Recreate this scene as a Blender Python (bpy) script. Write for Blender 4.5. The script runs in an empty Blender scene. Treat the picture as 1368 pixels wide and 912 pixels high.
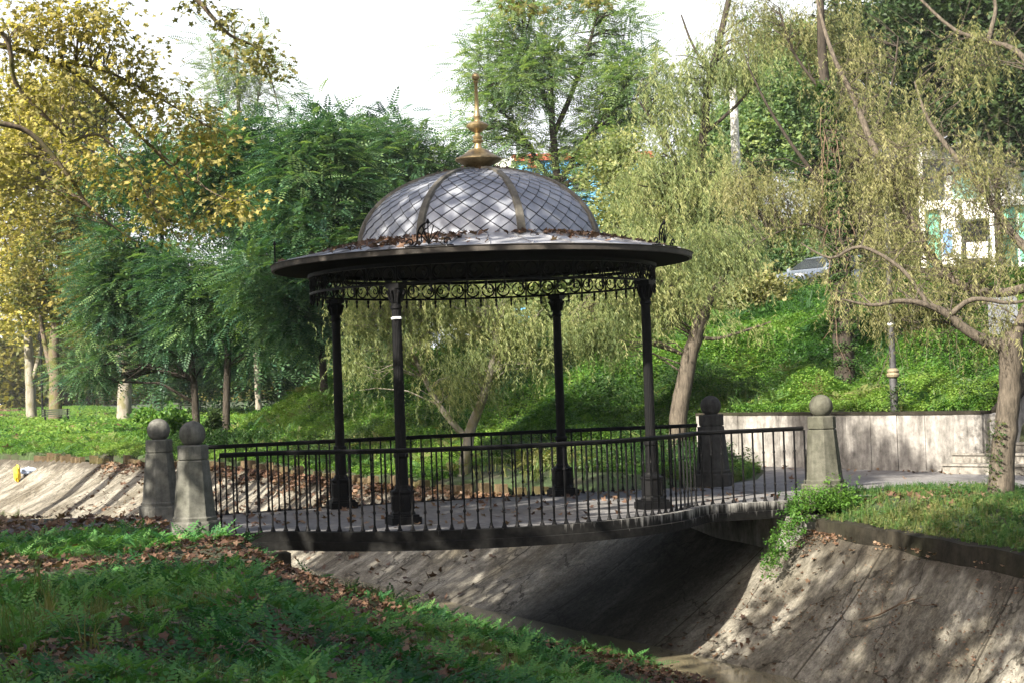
import bpy, math, random
import numpy as np
from mathutils import Matrix, Vector

R_ = np.random.default_rng(7)
random.seed(7)
scene = bpy.context.scene
COL = scene.collection
rad = math.radians

# ------------------------------------------------------------------ camera
CAM = np.array([-7.628, -23.719, 1.807])
FPX, YAW, PIT, ROL = 2291.885, .327, .024, -.035
_f = np.array([math.sin(YAW)*math.cos(PIT), math.cos(YAW)*math.cos(PIT), math.sin(PIT)])
_r0 = np.array([math.cos(YAW), -math.sin(YAW), 0.]); _u0 = np.cross(_r0, _f)
_r = _r0*math.cos(ROL) + _u0*math.sin(ROL); _u = -_r0*math.sin(ROL) + _u0*math.cos(ROL)
cam_d = bpy.data.cameras.new('camera'); cam = bpy.data.objects.new('camera', cam_d); COL.objects.link(cam)
cam_d.sensor_width = 36; cam_d.lens = FPX*36/1368; cam_d.clip_start = .1; cam_d.clip_end = 3000
cam.matrix_world = Matrix(((_r[0], _u[0], -_f[0], CAM[0]), (_r[1], _u[1], -_f[1], CAM[1]),
                           (_r[2], _u[2], -_f[2], CAM[2]), (0, 0, 0, 1)))
scene.camera = cam

def at(px, py, t):
    """a measured bearing of the survey photo and a distance -> a point of the place"""
    return CAM + (_f + _r*(px-684)/FPX - _u*(py-456)/FPX)*t

# ------------------------------------------------------------------ light
SUN_AZ = np.array([-.84, -.54]); SUN_AZ /= np.linalg.norm(SUN_AZ); SUN_EL = rad(34)
world = bpy.data.worlds.new('World'); scene.world = world; world.use_nodes = True
nt = world.node_tree; bg = nt.nodes['Background']
sky = nt.nodes.new('ShaderNodeTexSky'); sky.sky_type = 'NISHITA'; sky.sun_disc = False
sky.sun_elevation = SUN_EL; sky.sun_rotation = math.atan2(SUN_AZ[0], SUN_AZ[1])
sky.dust_density = 6.0; sky.air_density = 1.0; sky.ozone_density = 1.0
tc = nt.nodes.new('ShaderNodeTexCoord'); sp_ = nt.nodes.new('ShaderNodeSeparateXYZ'); nt.links.new(tc.outputs['Generated'], sp_.inputs[0])
cn = nt.nodes.new('ShaderNodeTexNoise'); cn.inputs['Scale'].default_value = 2.6; cn.inputs['Detail'].default_value = 6; nt.links.new(tc.outputs['Generated'], cn.inputs['Vector'])
hz = nt.nodes.new('ShaderNodeMapRange'); hz.interpolation_type = 'SMOOTHSTEP'; nt.links.new(sp_.outputs[2], hz.inputs[0])
hz.inputs[1].default_value = .05; hz.inputs[2].default_value = .55; hz.inputs[3].default_value = 1.25; hz.inputs[4].default_value = -.1
ca_ = nt.nodes.new('ShaderNodeMath'); ca_.operation = 'MULTIPLY_ADD'; ca_.use_clamp = True; nt.links.new(cn.outputs['Fac'], ca_.inputs[0]); ca_.inputs[1].default_value = 1.2; nt.links.new(hz.outputs[0], ca_.inputs[2])
cb_ = nt.nodes.new('ShaderNodeMath'); cb_.operation = 'SUBTRACT'; cb_.use_clamp = True; nt.links.new(ca_.outputs[0], cb_.inputs[0]); cb_.inputs[1].default_value = .0
sub = nt.nodes.new('ShaderNodeMath'); sub.operation = 'SUBTRACT'; sub.inputs[1].default_value = .62; nt.links.new(hz.outputs[0], sub.inputs[0]); nt.links.new(sub.outputs[0], ca_.inputs[2])
mx = nt.nodes.new('ShaderNodeMix'); mx.data_type = 'RGBA'; nt.links.new(cb_.outputs[0], mx.inputs[0]); nt.links.new(sky.outputs[0], mx.inputs[6]); mx.inputs[7].default_value = (5.0, 5.15, 5.3, 1)   # white haze and thin cloud low in the sky
nt.links.new(mx.outputs[2], bg.inputs[0]); bg.inputs[1].default_value = .094
sd = bpy.data.lights.new('sun', 'SUN'); sun = bpy.data.objects.new('sun', sd); COL.objects.link(sun)
sd.energy = 5.0; sd.angle = rad(.5); sd.color = (1, .93, .80)
sv = Vector((SUN_AZ[0]*math.cos(SUN_EL), SUN_AZ[1]*math.cos(SUN_EL), math.sin(SUN_EL)))
sun.rotation_euler = sv.to_track_quat('Z', 'Y').to_euler()
scene.view_settings.view_transform = 'Standard'; scene.view_settings.look = 'None'
scene.view_settings.gamma = 1; scene.view_settings.exposure = 1.66
scene.view_settings.use_curve_mapping = False
cy = scene.cycles
cy.max_bounces = 6; cy.diffuse_bounces = 3; cy.glossy_bounces = 3; cy.transmission_bounces = 3; cy.transparent_max_bounces = 4
cy.caustics_reflective = False; cy.caustics_refractive = False
cy.use_denoising = True
try: cy.denoiser = 'OPENIMAGEDENOISE'; cy.denoising_prefilter = 'ACCURATE'
except Exception: pass
cy.use_adaptive_sampling = True; cy.adaptive_threshold = .006
cy.sample_clamp_indirect = 6

# ------------------------------------------------------------------ materials
def mat(name):
    m = bpy.data.materials.new(name); m.use_nodes = True
    return m, m.node_tree, m.node_tree.nodes['Principled BSDF']
def N(nt, kind, **kw):
    n = nt.nodes.new('ShaderNode'+kind)
    for k, v in kw.items():
        if k in n.inputs: n.inputs[k].default_value = v
        else: setattr(n, k, v)
    return n
def ramp(nt, fac, stops):
    r = nt.nodes.new('ShaderNodeValToRGB'); el = r.color_ramp.elements
    while len(el) < len(stops): el.new(.5)
    for e, (p, c) in zip(el, stops):
        e.position = p; e.color = (*c, 1) if len(c) == 3 else c
    nt.links.new(fac, r.inputs[0]); return r.outputs[0]
def coords(nt, scale=(1, 1, 1), rot=(0, 0, 0)):
    g = N(nt, 'NewGeometry'); mp = N(nt, 'Mapping'); mp.inputs['Scale'].default_value = scale
    mp.inputs['Rotation'].default_value = rot
    nt.links.new(g.outputs['Position'], mp.inputs[0]); return mp.outputs[0]
def noise(nt, vec, scale, detail=4, rough=.6):
    n = N(nt, 'TexNoise', Scale=scale, Detail=detail, Roughness=rough)
    nt.links.new(vec, n.inputs['Vector']); return n.outputs['Fac']
def mix(nt, fac, a, b, mode='MIX'):
    m = nt.nodes.new('ShaderNodeMix'); m.data_type = 'RGBA'; m.blend_type = mode
    for sock, v in ((m.inputs[0], fac), (m.inputs[6], a), (m.inputs[7], b)):
        if hasattr(v, 'is_output'): nt.links.new(v, sock)
        elif isinstance(v, tuple): sock.default_value = (*v, 1) if len(v) == 3 else v
        else: sock.default_value = v
    return m.outputs[2]
def bump(nt, h, bsdf, strength=.4, dist=.02):
    b = N(nt, 'Bump', Strength=strength, Distance=dist); nt.links.new(h, b.inputs['Height'])
    nt.links.new(b.outputs[0], bsdf.inputs['Normal'])

def plain(name, c, rough=.6, metal=0, var=.25, scale=8, bmp=.15):
    m, nt, b = mat(name); v = coords(nt); n = noise(nt, v, scale, 5)
    col = ramp(nt, n, [(.3, tuple(x*(1-var) for x in c)), (.7, tuple(min(1, x*(1+var)) for x in c))])
    nt.links.new(col, b.inputs['Base Color']); b.inputs['Roughness'].default_value = rough; b.inputs['Metallic'].default_value = metal
    if bmp: bump(nt, noise(nt, v, scale*6, 4), b, bmp, .01)
    return m

def leaf_mat(name, cols, trans=.4, clump=.35, rough=.5):
    m, nt, b = mat(name)
    a = N(nt, 'Attribute'); a.attribute_name = 'tint'
    n = noise(nt, coords(nt), clump, 2)
    s = N(nt, 'Math', operation='MULTIPLY_ADD'); nt.links.new(n, s.inputs[0]); s.inputs[1].default_value = .9; s.inputs[2].default_value = -.45
    ad = N(nt, 'Math', operation='ADD'); ad.use_clamp = True
    nt.links.new(a.outputs['Fac'], ad.inputs[0]); nt.links.new(s.outputs[0], ad.inputs[1])
    k = len(cols)-1
    col = ramp(nt, ad.outputs[0], [(i/k, c) for i, c in enumerate(cols)])
    nt.links.new(col, b.inputs['Base Color']); b.inputs['Roughness'].default_value = rough
    b.inputs['Specular IOR Level'].default_value = .25
    tr = N(nt, 'BsdfTranslucent'); warm = mix(nt, 1.0, col, (1.25, 1.3, .55), 'MULTIPLY'); nt.links.new(warm, tr.inputs[0])
    ms = N(nt, 'MixShader'); ms.inputs[0].default_value = trans
    nt.links.new(b.outputs[0], ms.inputs[1]); nt.links.new(tr.outputs[0], ms.inputs[2])
    nt.links.new(ms.outputs[0], nt.nodes['Material Output'].inputs['Surface'])
    return m

M = {}
M['robinia'] = leaf_mat('robinia leaf', [(.010, .036, .026), (.036, .092, .050), (.085, .165, .074), (.17, .25, .10)])
M['robinia_pale'] = leaf_mat('pale robinia leaf', [(.07, .13, .075), (.12, .20, .095), (.19, .27, .11), (.27, .32, .13)], .5)
M['sapling'] = leaf_mat('thin tree leaf', [(.10, .17, .10), (.16, .22, .12), (.22, .26, .13)])
M['willow'] = leaf_mat('willow leaf', [(.065, .10, .040), (.13, .17, .065), (.21, .24, .095), (.31, .31, .14)])
M['willow_dry'] = leaf_mat('dry willow leaf', [(.068, .085, .034), (.14, .15, .058), (.22, .215, .095), (.32, .30, .15)])
M['plane_gold'] = leaf_mat('golden plane leaf', [(.16, .17, .05), (.30, .28, .075), (.42, .37, .11), (.46, .38, .13)])
M['plane_brown'] = leaf_mat('browning plane leaf', [(.12, .125, .05), (.23, .21, .075), (.33, .29, .10), (.50, .42, .15)], .5)
M['plane_green'] = leaf_mat('plane leaf', [(.05, .075, .02), (.12, .12, .03), (.22, .18, .04)])
M['evergreen'] = leaf_mat('evergreen leaf', [(.012, .03, .010), (.028, .055, .018), (.06, .09, .03)], trans=.25)
M['weeds'] = leaf_mat('nettle leaf', [(.025, .075, .016), (.060, .15, .024), (.115, .22, .034), (.18, .27, .055)], clump=.6)
M['fern'] = leaf_mat('seedling leaf', [(.018, .072, .028), (.042, .145, .046), (.085, .22, .062), (.15, .29, .08)], clump=.9)
M['grass'] = leaf_mat('grass blade', [(.022, .065, .020), (.045, .115, .030), (.085, .155, .038), (.17, .17, .065)], clump=.7)
M['ivy'] = leaf_mat('ivy leaf', [(.015, .045, .012), (.035, .08, .02), (.065, .11, .03), (.11, .10, .035)])
M['dead'] = leaf_mat('dead leaf', [(.05, .029, .021), (.092, .052, .035), (.15, .088, .056), (.23, .155, .10)], trans=.15, clump=1.5)
M['palm'] = leaf_mat('palm leaf', [(.02, .06, .02), (.05, .10, .03)])

def bark_mat(name, c1, c2, scale=3, moss=None):
    m, nt, b = mat(name); v = coords(nt, (1, 1, .22)); n = noise(nt, v, scale*6, 6, .7)
    col = ramp(nt, n, [(.3, c1), (.65, c2)])
    if moss:
        col = mix(nt, ramp(nt, noise(nt, coords(nt), 1.6, 4), [(.5, (0, 0, 0)), (.62, (1, 1, 1))]), col, moss)
    nt.links.new(col, b.inputs['Base Color']); b.inputs['Roughness'].default_value = .85; b.inputs['Specular IOR Level'].default_value = .15
    bump(nt, n, b, .8, .03); return m
M['bark'] = bark_mat('grey brown bark', (.06, .045, .035), (.17, .135, .10), 4, (.10, .10, .035))
M['bark_dark'] = bark_mat('dark bark', (.02, .017, .014), (.06, .05, .04))
M['bark_pale'] = bark_mat('pale plane bark', (.12, .108, .088), (.27, .25, .205), 1.2, (.14, .13, .07))
M['bark_willow'] = bark_mat('willow bark', (.035, .030, .024), (.125, .105, .082), 4)

def concrete(name, base, stain, moss=(.05, .055, .03), streak=(2.5, 2.5, .35), scale=1.0, rot=(0, 0, 0), amount=.5):
    m, nt, b = mat(name)
    v = coords(nt, streak, rot); w = coords(nt)
    n1 = noise(nt, v, 1.6*scale, 6, .65); n2 = noise(nt, w, 9, 6, .7); n3 = noise(nt, w, .45, 4)
    c = ramp(nt, n1, [(.28, stain), (.48, tuple(.55*a+.45*s for a, s in zip(base, stain))), (.68, base)])
    c = mix(nt, ramp(nt, n3, [(.48, (0, 0, 0)), (.68, (amount,)*3)]), c, moss)
    c = mix(nt, .75, c, ramp(nt, n2, [(.3, (.42,)*3), (.7, (1.3,)*3)]), 'MULTIPLY')
    nt.links.new(c, b.inputs['Base Color']); b.inputs['Roughness'].default_value = .9; b.inputs['Specular IOR Level'].default_value = .12
    bump(nt, n2, b, .6, .015); return m
m, nt, b = mat('channel concrete'); w = coords(nt); v = coords(nt, (.8, 1.7, .8))
n1 = noise(nt, v, 1.1, 7, .7); n2 = noise(nt, w, 24, 6, .75); n3 = noise(nt, w, .55, 5, .65); n4 = noise(nt, coords(nt, (1.0, 2.0, 1.0)), 1.9, 8, .8); n5 = noise(nt, w, 3.0, 6, .7)
c = ramp(nt, n1, [(.30, (.065, .058, .048)), (.46, (.185, .17, .14)), (.60, (.30, .28, .235)), (.75, (.38, .36, .315))])
c = mix(nt, ramp(nt, n3, [(.46, (0, 0, 0)), (.66, (.85,)*3)]), c, (.085, .072, .05))
c = mix(nt, ramp(nt, n4, [(.60, (0, 0, 0)), (.70, (.8,)*3)]), c, (.030, .026, .020))
c = mix(nt, ramp(nt, n4, [(.26, (.7,)*3), (.33, (0, 0, 0))]), c, (.48, .46, .41))
sx = N(nt, 'SeparateXYZ'); nt.links.new(w, sx.inputs[0])
# silt and leaf mould that has settled under the kerb, and a black damp band with the bridge's shade painted in
mz = N(nt, 'MapRange'); nt.links.new(sx.outputs[2], mz.inputs[0]); mz.inputs[1].default_value = -1.15; mz.inputs[2].default_value = -.35; mz.inputs[3].default_value = -.25; mz.inputs[4].default_value = .30
a1 = N(nt, 'Math', operation='ADD'); nt.links.new(n5, a1.inputs[0]); nt.links.new(mz.outputs[0], a1.inputs[1])
c = mix(nt, ramp(nt, a1.outputs[0], [(.50, (0, 0, 0)), (.68, (.8,)*3)]), c, (.058, .049, .038))
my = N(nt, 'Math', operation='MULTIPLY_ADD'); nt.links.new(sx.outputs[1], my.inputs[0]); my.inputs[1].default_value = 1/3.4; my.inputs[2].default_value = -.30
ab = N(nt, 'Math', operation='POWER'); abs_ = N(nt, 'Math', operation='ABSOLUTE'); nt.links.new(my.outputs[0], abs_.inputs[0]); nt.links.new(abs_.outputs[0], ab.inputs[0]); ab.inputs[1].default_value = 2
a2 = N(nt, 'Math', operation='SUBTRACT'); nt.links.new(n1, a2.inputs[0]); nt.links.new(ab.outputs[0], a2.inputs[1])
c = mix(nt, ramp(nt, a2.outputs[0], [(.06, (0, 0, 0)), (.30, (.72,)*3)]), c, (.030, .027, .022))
n6 = noise(nt, w, 7.5, 8, .8)
c = mix(nt, .85, c, ramp(nt, n6, [(.32, (.42,)*3), (.5, (.95,)*3), (.68, (1.4,)*3)]), 'MULTIPLY')
c = mix(nt, .8, c, ramp(nt, n2, [(.3, (.4,)*3), (.7, (1.4,)*3)]), 'MULTIPLY')
vo_ = N(nt, 'TexVoronoi', Scale=.62); vo_.feature = 'DISTANCE_TO_EDGE'; wv = N(nt, 'VectorMath', operation='ADD'); nn_ = N(nt, 'TexNoise', Scale=1.7, Detail=5); nt.links.new(w, nn_.inputs['Vector']); nt.links.new(w, wv.inputs[0]); nt.links.new(nn_.outputs['Color'], wv.inputs[1]); nt.links.new(wv.outputs[0], vo_.inputs['Vector'])
c = mix(nt, ramp(nt, vo_.outputs['Distance'], [(.004, (.75,)*3), (.012, (0, 0, 0))]), c, (.03, .026, .02))
jy = N(nt, 'Math', operation='MULTIPLY_ADD'); nt.links.new(sx.outputs[1], jy.inputs[0]); jy.inputs[1].default_value = 1/3.3; nt.links.new(nn_.outputs['Fac'], jy.inputs[2])
jf = N(nt, 'Math', operation='FRACT'); j2 = N(nt, 'Math', operation='MULTIPLY_ADD'); nt.links.new(sx.outputs[1], j2.inputs[0]); j2.inputs[1].default_value = 1/3.3; j2.inputs[2].default_value = .37; nt.links.new(j2.outputs[0], jf.inputs[0])
c = mix(nt, ramp(nt, jf.outputs[0], [(.0, (.8,)*3), (.011, (.8,)*3), (.014, (0, 0, 0))]), c, (.028, .024, .018))
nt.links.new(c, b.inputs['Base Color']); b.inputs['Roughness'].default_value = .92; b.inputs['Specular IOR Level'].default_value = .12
hh = N(nt, 'Math', operation='ADD'); nt.links.new(n2, hh.inputs[0]); nt.links.new(n5, hh.inputs[1]); bump(nt, hh.outputs[0], b, .8, .03); M['concrete'] = m
M['wall'] = concrete('board marked concrete', (.37, .352, .33), (.085, .079, .073), (.09, .084, .072), streak=(2.6, 2.6, .45), amount=.85)
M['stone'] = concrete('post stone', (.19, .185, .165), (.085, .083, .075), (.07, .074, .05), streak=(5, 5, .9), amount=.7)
M['stone_olive_shade'] = concrete('shade darkened olive post stone', (.125, .122, .10), (.06, .058, .048), (.06, .066, .038), streak=(5, 5, .9), amount=.8)  # olive stone with this post's shade put into a darker colour
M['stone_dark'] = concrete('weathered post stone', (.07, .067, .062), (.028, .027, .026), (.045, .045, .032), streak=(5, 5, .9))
M['kerb'] = concrete('mossy kerb', (.040, .035, .026), (.012, .011, .009), (.025, .03, .010), streak=(2, 2, 1))
M['edging'] = concrete('brown edging stone', (.15, .11, .065), (.05, .04, .022), (.07, .08, .02), streak=(2, 2, 1))
M['asphalt'] = concrete('worn asphalt', (.21, .205, .205), (.14, .135, .135), (.17, .15, .12), streak=(1, 1, 1), amount=.4)
M['stair'] = concrete('stair concrete', (.30, .28, .25), (.12, .11, .10), (.10, .10, .06), streak=(2, 2, .5))

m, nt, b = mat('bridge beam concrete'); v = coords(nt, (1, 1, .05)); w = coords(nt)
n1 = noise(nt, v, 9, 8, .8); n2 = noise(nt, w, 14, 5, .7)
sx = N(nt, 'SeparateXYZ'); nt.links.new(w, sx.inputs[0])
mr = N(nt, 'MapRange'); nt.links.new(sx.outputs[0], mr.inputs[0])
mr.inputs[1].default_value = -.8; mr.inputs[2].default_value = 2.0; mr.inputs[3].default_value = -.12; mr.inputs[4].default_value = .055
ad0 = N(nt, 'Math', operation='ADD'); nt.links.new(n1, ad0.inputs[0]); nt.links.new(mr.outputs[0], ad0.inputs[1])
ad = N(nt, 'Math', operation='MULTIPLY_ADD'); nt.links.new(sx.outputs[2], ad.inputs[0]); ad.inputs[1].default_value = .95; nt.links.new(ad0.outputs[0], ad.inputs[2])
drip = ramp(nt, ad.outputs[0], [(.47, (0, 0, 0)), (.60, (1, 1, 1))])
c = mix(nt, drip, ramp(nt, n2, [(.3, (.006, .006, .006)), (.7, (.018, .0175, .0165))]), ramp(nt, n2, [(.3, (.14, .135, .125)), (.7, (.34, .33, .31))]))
nt.links.new(c, b.inputs['Base Color']); b.inputs['Roughness'].default_value = .85; b.inputs['Specular IOR Level'].default_value = .1; bump(nt, n2, b, .5, .01); M['beam'] = m

m, nt, b = mat('black cast iron'); w = coords(nt); n = noise(nt, w, 22, 5, .7)
c = ramp(nt, n, [(.3, (.0025, .0025, .003)), (.64, (.006, .006, .0065)), (.80, (.035, .028, .022))])
nt.links.new(c, b.inputs['Base Color']); b.inputs['Roughness'].default_value = .6; b.inputs['Specular IOR Level'].default_value = .15; bump(nt, n, b, .25, .006); M['iron'] = m
m, nt, b = mat('zinc scale'); w = coords(nt); a = N(nt, 'Attribute'); a.attribute_name = 'tint'
n = noise(nt, coords(nt, (1, 1, .5)), 3.2, 5, .65)
c = ramp(nt, n, [(.25, (.16, .172, .20)), (.55, (.29, .305, .345)), (.8, (.36, .37, .395))])
c = mix(nt, .35, c, ramp(nt, a.outputs['Fac'], [(0, (.72,)*3), (1, (1.1,)*3)]), 'MULTIPLY')
nt.links.new(c, b.inputs['Base Color']); b.inputs['Metallic'].default_value = .35
nt.links.new(ramp(nt, n, [(.3, (.48,)*3), (.7, (.62,)*3)]), b.inputs['Roughness']); bump(nt, noise(nt, w, 30, 3), b, .12, .005); M['zinc'] = m
m, nt, b = mat('roof sheet metal'); w = coords(nt); n = noise(nt, w, 2.4, 5, .65)
c = ramp(nt, n, [(.3, (.19, .19, .195)), (.6, (.36, .365, .385)), (.8, (.44, .445, .455))])
nt.links.new(c, b.inputs['Base Color']); b.inputs['Metallic'].default_value = .3; b.inputs['Roughness'].default_value = .5; bump(nt, n, b, .2, .02); M['sheet'] = m
M['fascia'] = plain('weathered brown fascia', (.045, .038, .032), .8, 0, .5, 6); M['ceiling_black'] = plain('matt black ceiling', (.003, .003, .0032), .95, 0, .4, 8, 0); M['ceiling_black'].node_tree.nodes['Principled BSDF'].inputs['Specular IOR Level'].default_value = .05  # ceiling material: one even near-black colour, hardly any gloss
M['under'] = plain('dark gap', (.02, .02, .02), .9)
M['rib'] = plain('weathered rib metal', (.10, .092, .075), .75, .1, .45, 9)
m, nt, b = mat('aged gold paint'); w = coords(nt); n = noise(nt, w, 9, 5, .7)
c = ramp(nt, n, [(.28, (.12, .085, .045)), (.5, (.31, .23, .115)), (.75, (.46, .36, .19))])
nt.links.new(c, b.inputs['Base Color']); b.inputs['Metallic'].default_value = .55; b.inputs['Roughness'].default_value = .42; bump(nt, n, b, .2, .01); M['gold'] = m
M['collar'] = plain('dull brass collar', (.20, .165, .105), .6, .2, .4, 12); M['paper'] = plain('white paper tape', (.75, .75, .75), .7)
M['white'] = plain('white render', (.80, .79, .76), .7, 0, .06, 1.5)
M['green_panel'] = plain('green facade panel', (.11, .33, .24), .4, 0, .25, .8)
M['green_pale'] = plain('pale green facade panel', (.35, .62, .52), .35, 0, .15, .8)
M['blue_wall'] = plain('blue facade', (.10, .35, .62), .6, 0, .12, .6)
M['blue_poster'] = plain('blue poster', (.12, .28, .62), .6)
M['red'] = plain('orange red roof edge', (.36, .085, .045), .6)
M['glass'] = plain('dark window glass', (.03, .035, .04), .12, 0, .3, 1, 0)
M['carsilver'] = plain('silver car paint', (.25, .29, .36), .28, .5, .05, 1, 0)
M['carblue'] = plain('blue car paint', (.05, .10, .28), .28, .3, .05, 1, 0)
M['rubber'] = plain('tyre rubber', (.02, .02, .02), .8)
M['chrome'] = plain('wheel alloy', (.45, .45, .46), .3, .8)
M['lens'] = plain('headlight lens', (.7, .72, .75), .15)
M['redlens'] = plain('tail light lens', (.35, .03, .03), .2)
M['lamp_iron'] = plain('grey painted lamp iron', (.055, .055, .057), .6, .2, .5, 7)
M['lamp_glass'] = plain('frosted lantern glass', (.20, .20, .175), .25)
M['grey_metal'] = plain('grey sign metal', (.15, .16, .18), .5, .3, .2, 3)
M['pole'] = plain('pale concrete pole', (.48, .47, .44), .85, 0, .35, 2)
M['wood'] = plain('bench wood', (.06, .075, .045), .7)
M['yellow'] = plain('yellow plastic', (.62, .42, .03), .5)
M['bluegrey'] = plain('blue grey plastic', (.30, .36, .48), .5)
M['branch_dry'] = plain('dry branch', (.10, .066, .042), .9)

m, nt, b = mat('soil and moss'); w = coords(nt); n = noise(nt, w, .8, 6, .65); n2 = noise(nt, w, 12, 6, .7)
c = ramp(nt, n, [(.35, (.035, .030, .016)), (.5, (.025, .045, .012)), (.7, (.045, .075, .018))])
c = mix(nt, .6, c, ramp(nt, n2, [(.3, (.5,)*3), (.7, (1.3,)*3)]), 'MULTIPLY')
nt.links.new(c, b.inputs['Base Color']); b.inputs['Roughness'].default_value = .95; bump(nt, n2, b, .8, .04); M['soil'] = m
m, nt, b = mat('shallow stream water'); w = coords(nt)
b.inputs['Base Color'].default_value = (.19, .165, .105, 1); b.inputs['Roughness'].default_value = .12; bump(nt, noise(nt, w, 5, 3), b, .08, .02); M['water'] = m

# ------------------------------------------------------------------ mesh helpers
def link(o, parent=None):
    COL.objects.link(o)
    if parent is not None: o.parent = parent
    return o
def tag(o, label=None, cat=None, group=None, kind=None):
    if label: o['label'] = label
    if cat: o['category'] = cat
    if group: o['group'] = group
    if kind: o['kind'] = kind
    return o
def thing(name, label, cat, loc=(0, 0, 0), group=None):
    o = bpy.data.objects.new(name, None); o.location = [float(v) for v in loc]; o.empty_display_size = .2; link(o)
    return tag(o, label, cat, group)
class B:
    """collects vertices and faces of one part"""
    def __init__(s): s.v = []; s.f = []; s.n = 0; s.t = []; s.blocks = []
    def add(s, verts, faces, tint=None):
        verts = np.asarray(verts, float).reshape(-1, 3); s.v.append(verts)
        k = s.n; s.f.extend([tuple(i+k for i in f) for f in faces]); s.n += len(verts)
        s.t.extend([.5 if tint is None else tint]*len(faces)); return s
    def box(s, c, size, rz=0, taper=1.0, axes=None):
        hx, hy, hz = [d/2 for d in size]; P = []
        for z, k in ((-hz, 1), (hz, taper)):
            for x, y in ((-hx, -hy), (hx, -hy), (hx, hy), (-hx, hy)): P.append((x*k, y*k, z))
        P = np.array(P)
        if axes is not None: P = P @ np.array(axes)
        elif rz:
            cc, ss = math.cos(rz), math.sin(rz); P = P @ np.array([[cc, ss, 0], [-ss, cc, 0], [0, 0, 1]])
        return s.add(P+np.array(c), [(3, 2, 1, 0), (4, 5, 6, 7), (0, 1, 5, 4), (1, 2, 6, 5), (2, 3, 7, 6), (3, 0, 4, 7)])
    def lathe(s, prof, n=24, c=(0, 0, 0), ph=0, lobes=None):
        V = []
        for r, z in prof:
            for i in range(n):
                a = 2*math.pi*i/n+ph; rr = r
                if lobes and r > lobes[2]: rr = r*(1+lobes[1]*math.cos(lobes[0]*a))
                V.append((rr*math.cos(a)+c[0], rr*math.sin(a)+c[1], z+c[2]))
        F = [(k*n+i, k*n+(i+1) % n, (k+1)*n+(i+1) % n, (k+1)*n+i) for k in range(len(prof)-1) for i in range(n)]
        if prof[0][0] > 1e-4: F.append(tuple(range(n))[::-1])
        if prof[-1][0] > 1e-4: F.append(tuple((len(prof)-1)*n+i for i in range(n)))
        return s.add(V, F)
    def tube(s, pts, rads, n=6, cap=True):
        pts = np.asarray(pts, float); m_ = len(pts)
        if np.isscalar(rads): rads = [rads]*m_
        V = []; ref = None
        for i in range(m_):
            d = pts[min(i+1, m_-1)]-pts[max(i-1, 0)]; d = d/(np.linalg.norm(d)+1e-9)
            if ref is None: ref = np.array([0, 0, 1.]) if abs(d[2]) < .9 else np.array([1., 0, 0])
            a = np.cross(ref, d); a /= np.linalg.norm(a)+1e-9; bb = np.cross(d, a); ref = np.cross(d, a) if False else ref
            if abs(np.dot(ref, d)) > .97: ref = bb
            for k in range(n):
                t = 2*math.pi*k/n; V.append(pts[i]+rads[i]*(a*math.cos(t)+bb*math.sin(t)))
        F = [(i*n+k, i*n+(k+1) % n, (i+1)*n+(k+1) % n, (i+1)*n+k) for i in range(m_-1) for k in range(n)]
        if cap: F += [tuple(range(n))[::-1], tuple((m_-1)*n+k for k in range(n))]
        return s.add(V, F)
    def sweep(s, pts, sec, up=(0, 0, 1), closed=False):
        """section (list of (offset to the left, up)) along a horizontal path"""
        pts = np.asarray(pts, float); m_ = len(pts); k = len(sec); V = []
        for i in range(m_):
            if closed: d = pts[(i+1) % m_]-pts[i-1]
            else: d = pts[min(i+1, m_-1)]-pts[max(i-1, 0)]
            d[2] = 0; d /= np.linalg.norm(d)+1e-9; l = np.array([-d[1], d[0], 0])
            for o, h in sec: V.append(pts[i]+l*o+np.array([0, 0, h]))
        q = m_ if closed else m_-1
        F = [(i*k+j, i*k+(j+1) % k, ((i+1) % m_)*k+(j+1) % k, ((i+1) % m_)*k+j) for i in range(q) for j in range(k)]
        if not closed: F += [tuple(range(k))[::-1], tuple((m_-1)*k+j for j in range(k))]
        return s.add(V, F)
    def prism(s, poly, z0, z1):
        n = len(poly); V = [(x, y, z0) for x, y in poly]+[(x, y, z1) for x, y in poly]
        return s.add(V, [tuple(range(n))[::-1], tuple(range(n, 2*n))]+[(i, (i+1) % n, n+(i+1) % n, n+i) for i in range(n)])
    def done(s, name, m, parent=None, smooth=False, loc=None, tint=False):
        me = bpy.data.meshes.new(name); V = np.concatenate(s.v)
        if loc is not None: V = V-np.asarray(loc)
        me.from_pydata(V.tolist(), [], s.f); me.materials.append(m)
        if tint:
            at_ = me.attributes.new('tint', 'FLOAT', 'FACE'); at_.data.foreach_set('value', np.array(s.t, np.float32))
        fix(me)
        if smooth is not False:
            me.polygons.foreach_set('use_smooth', [True]*len(me.polygons))
            try: me.set_sharp_from_angle(angle=rad(40 if smooth is True else smooth))
            except Exception: pass
        o = bpy.data.objects.new(name, me); link(o, parent)
        if loc is not None and parent is None: o.location = loc
        elif loc is not None: o.location = Vector(loc)-parent.location
        elif parent is not None: o.location = -parent.location if parent.parent is None else (0, 0, 0)
        return o
import bmesh
def fix(me):
    bm = bmesh.new(); bm.from_mesh(me); bmesh.ops.recalc_face_normals(bm, faces=bm.faces); bm.to_mesh(me); bm.free()

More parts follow.
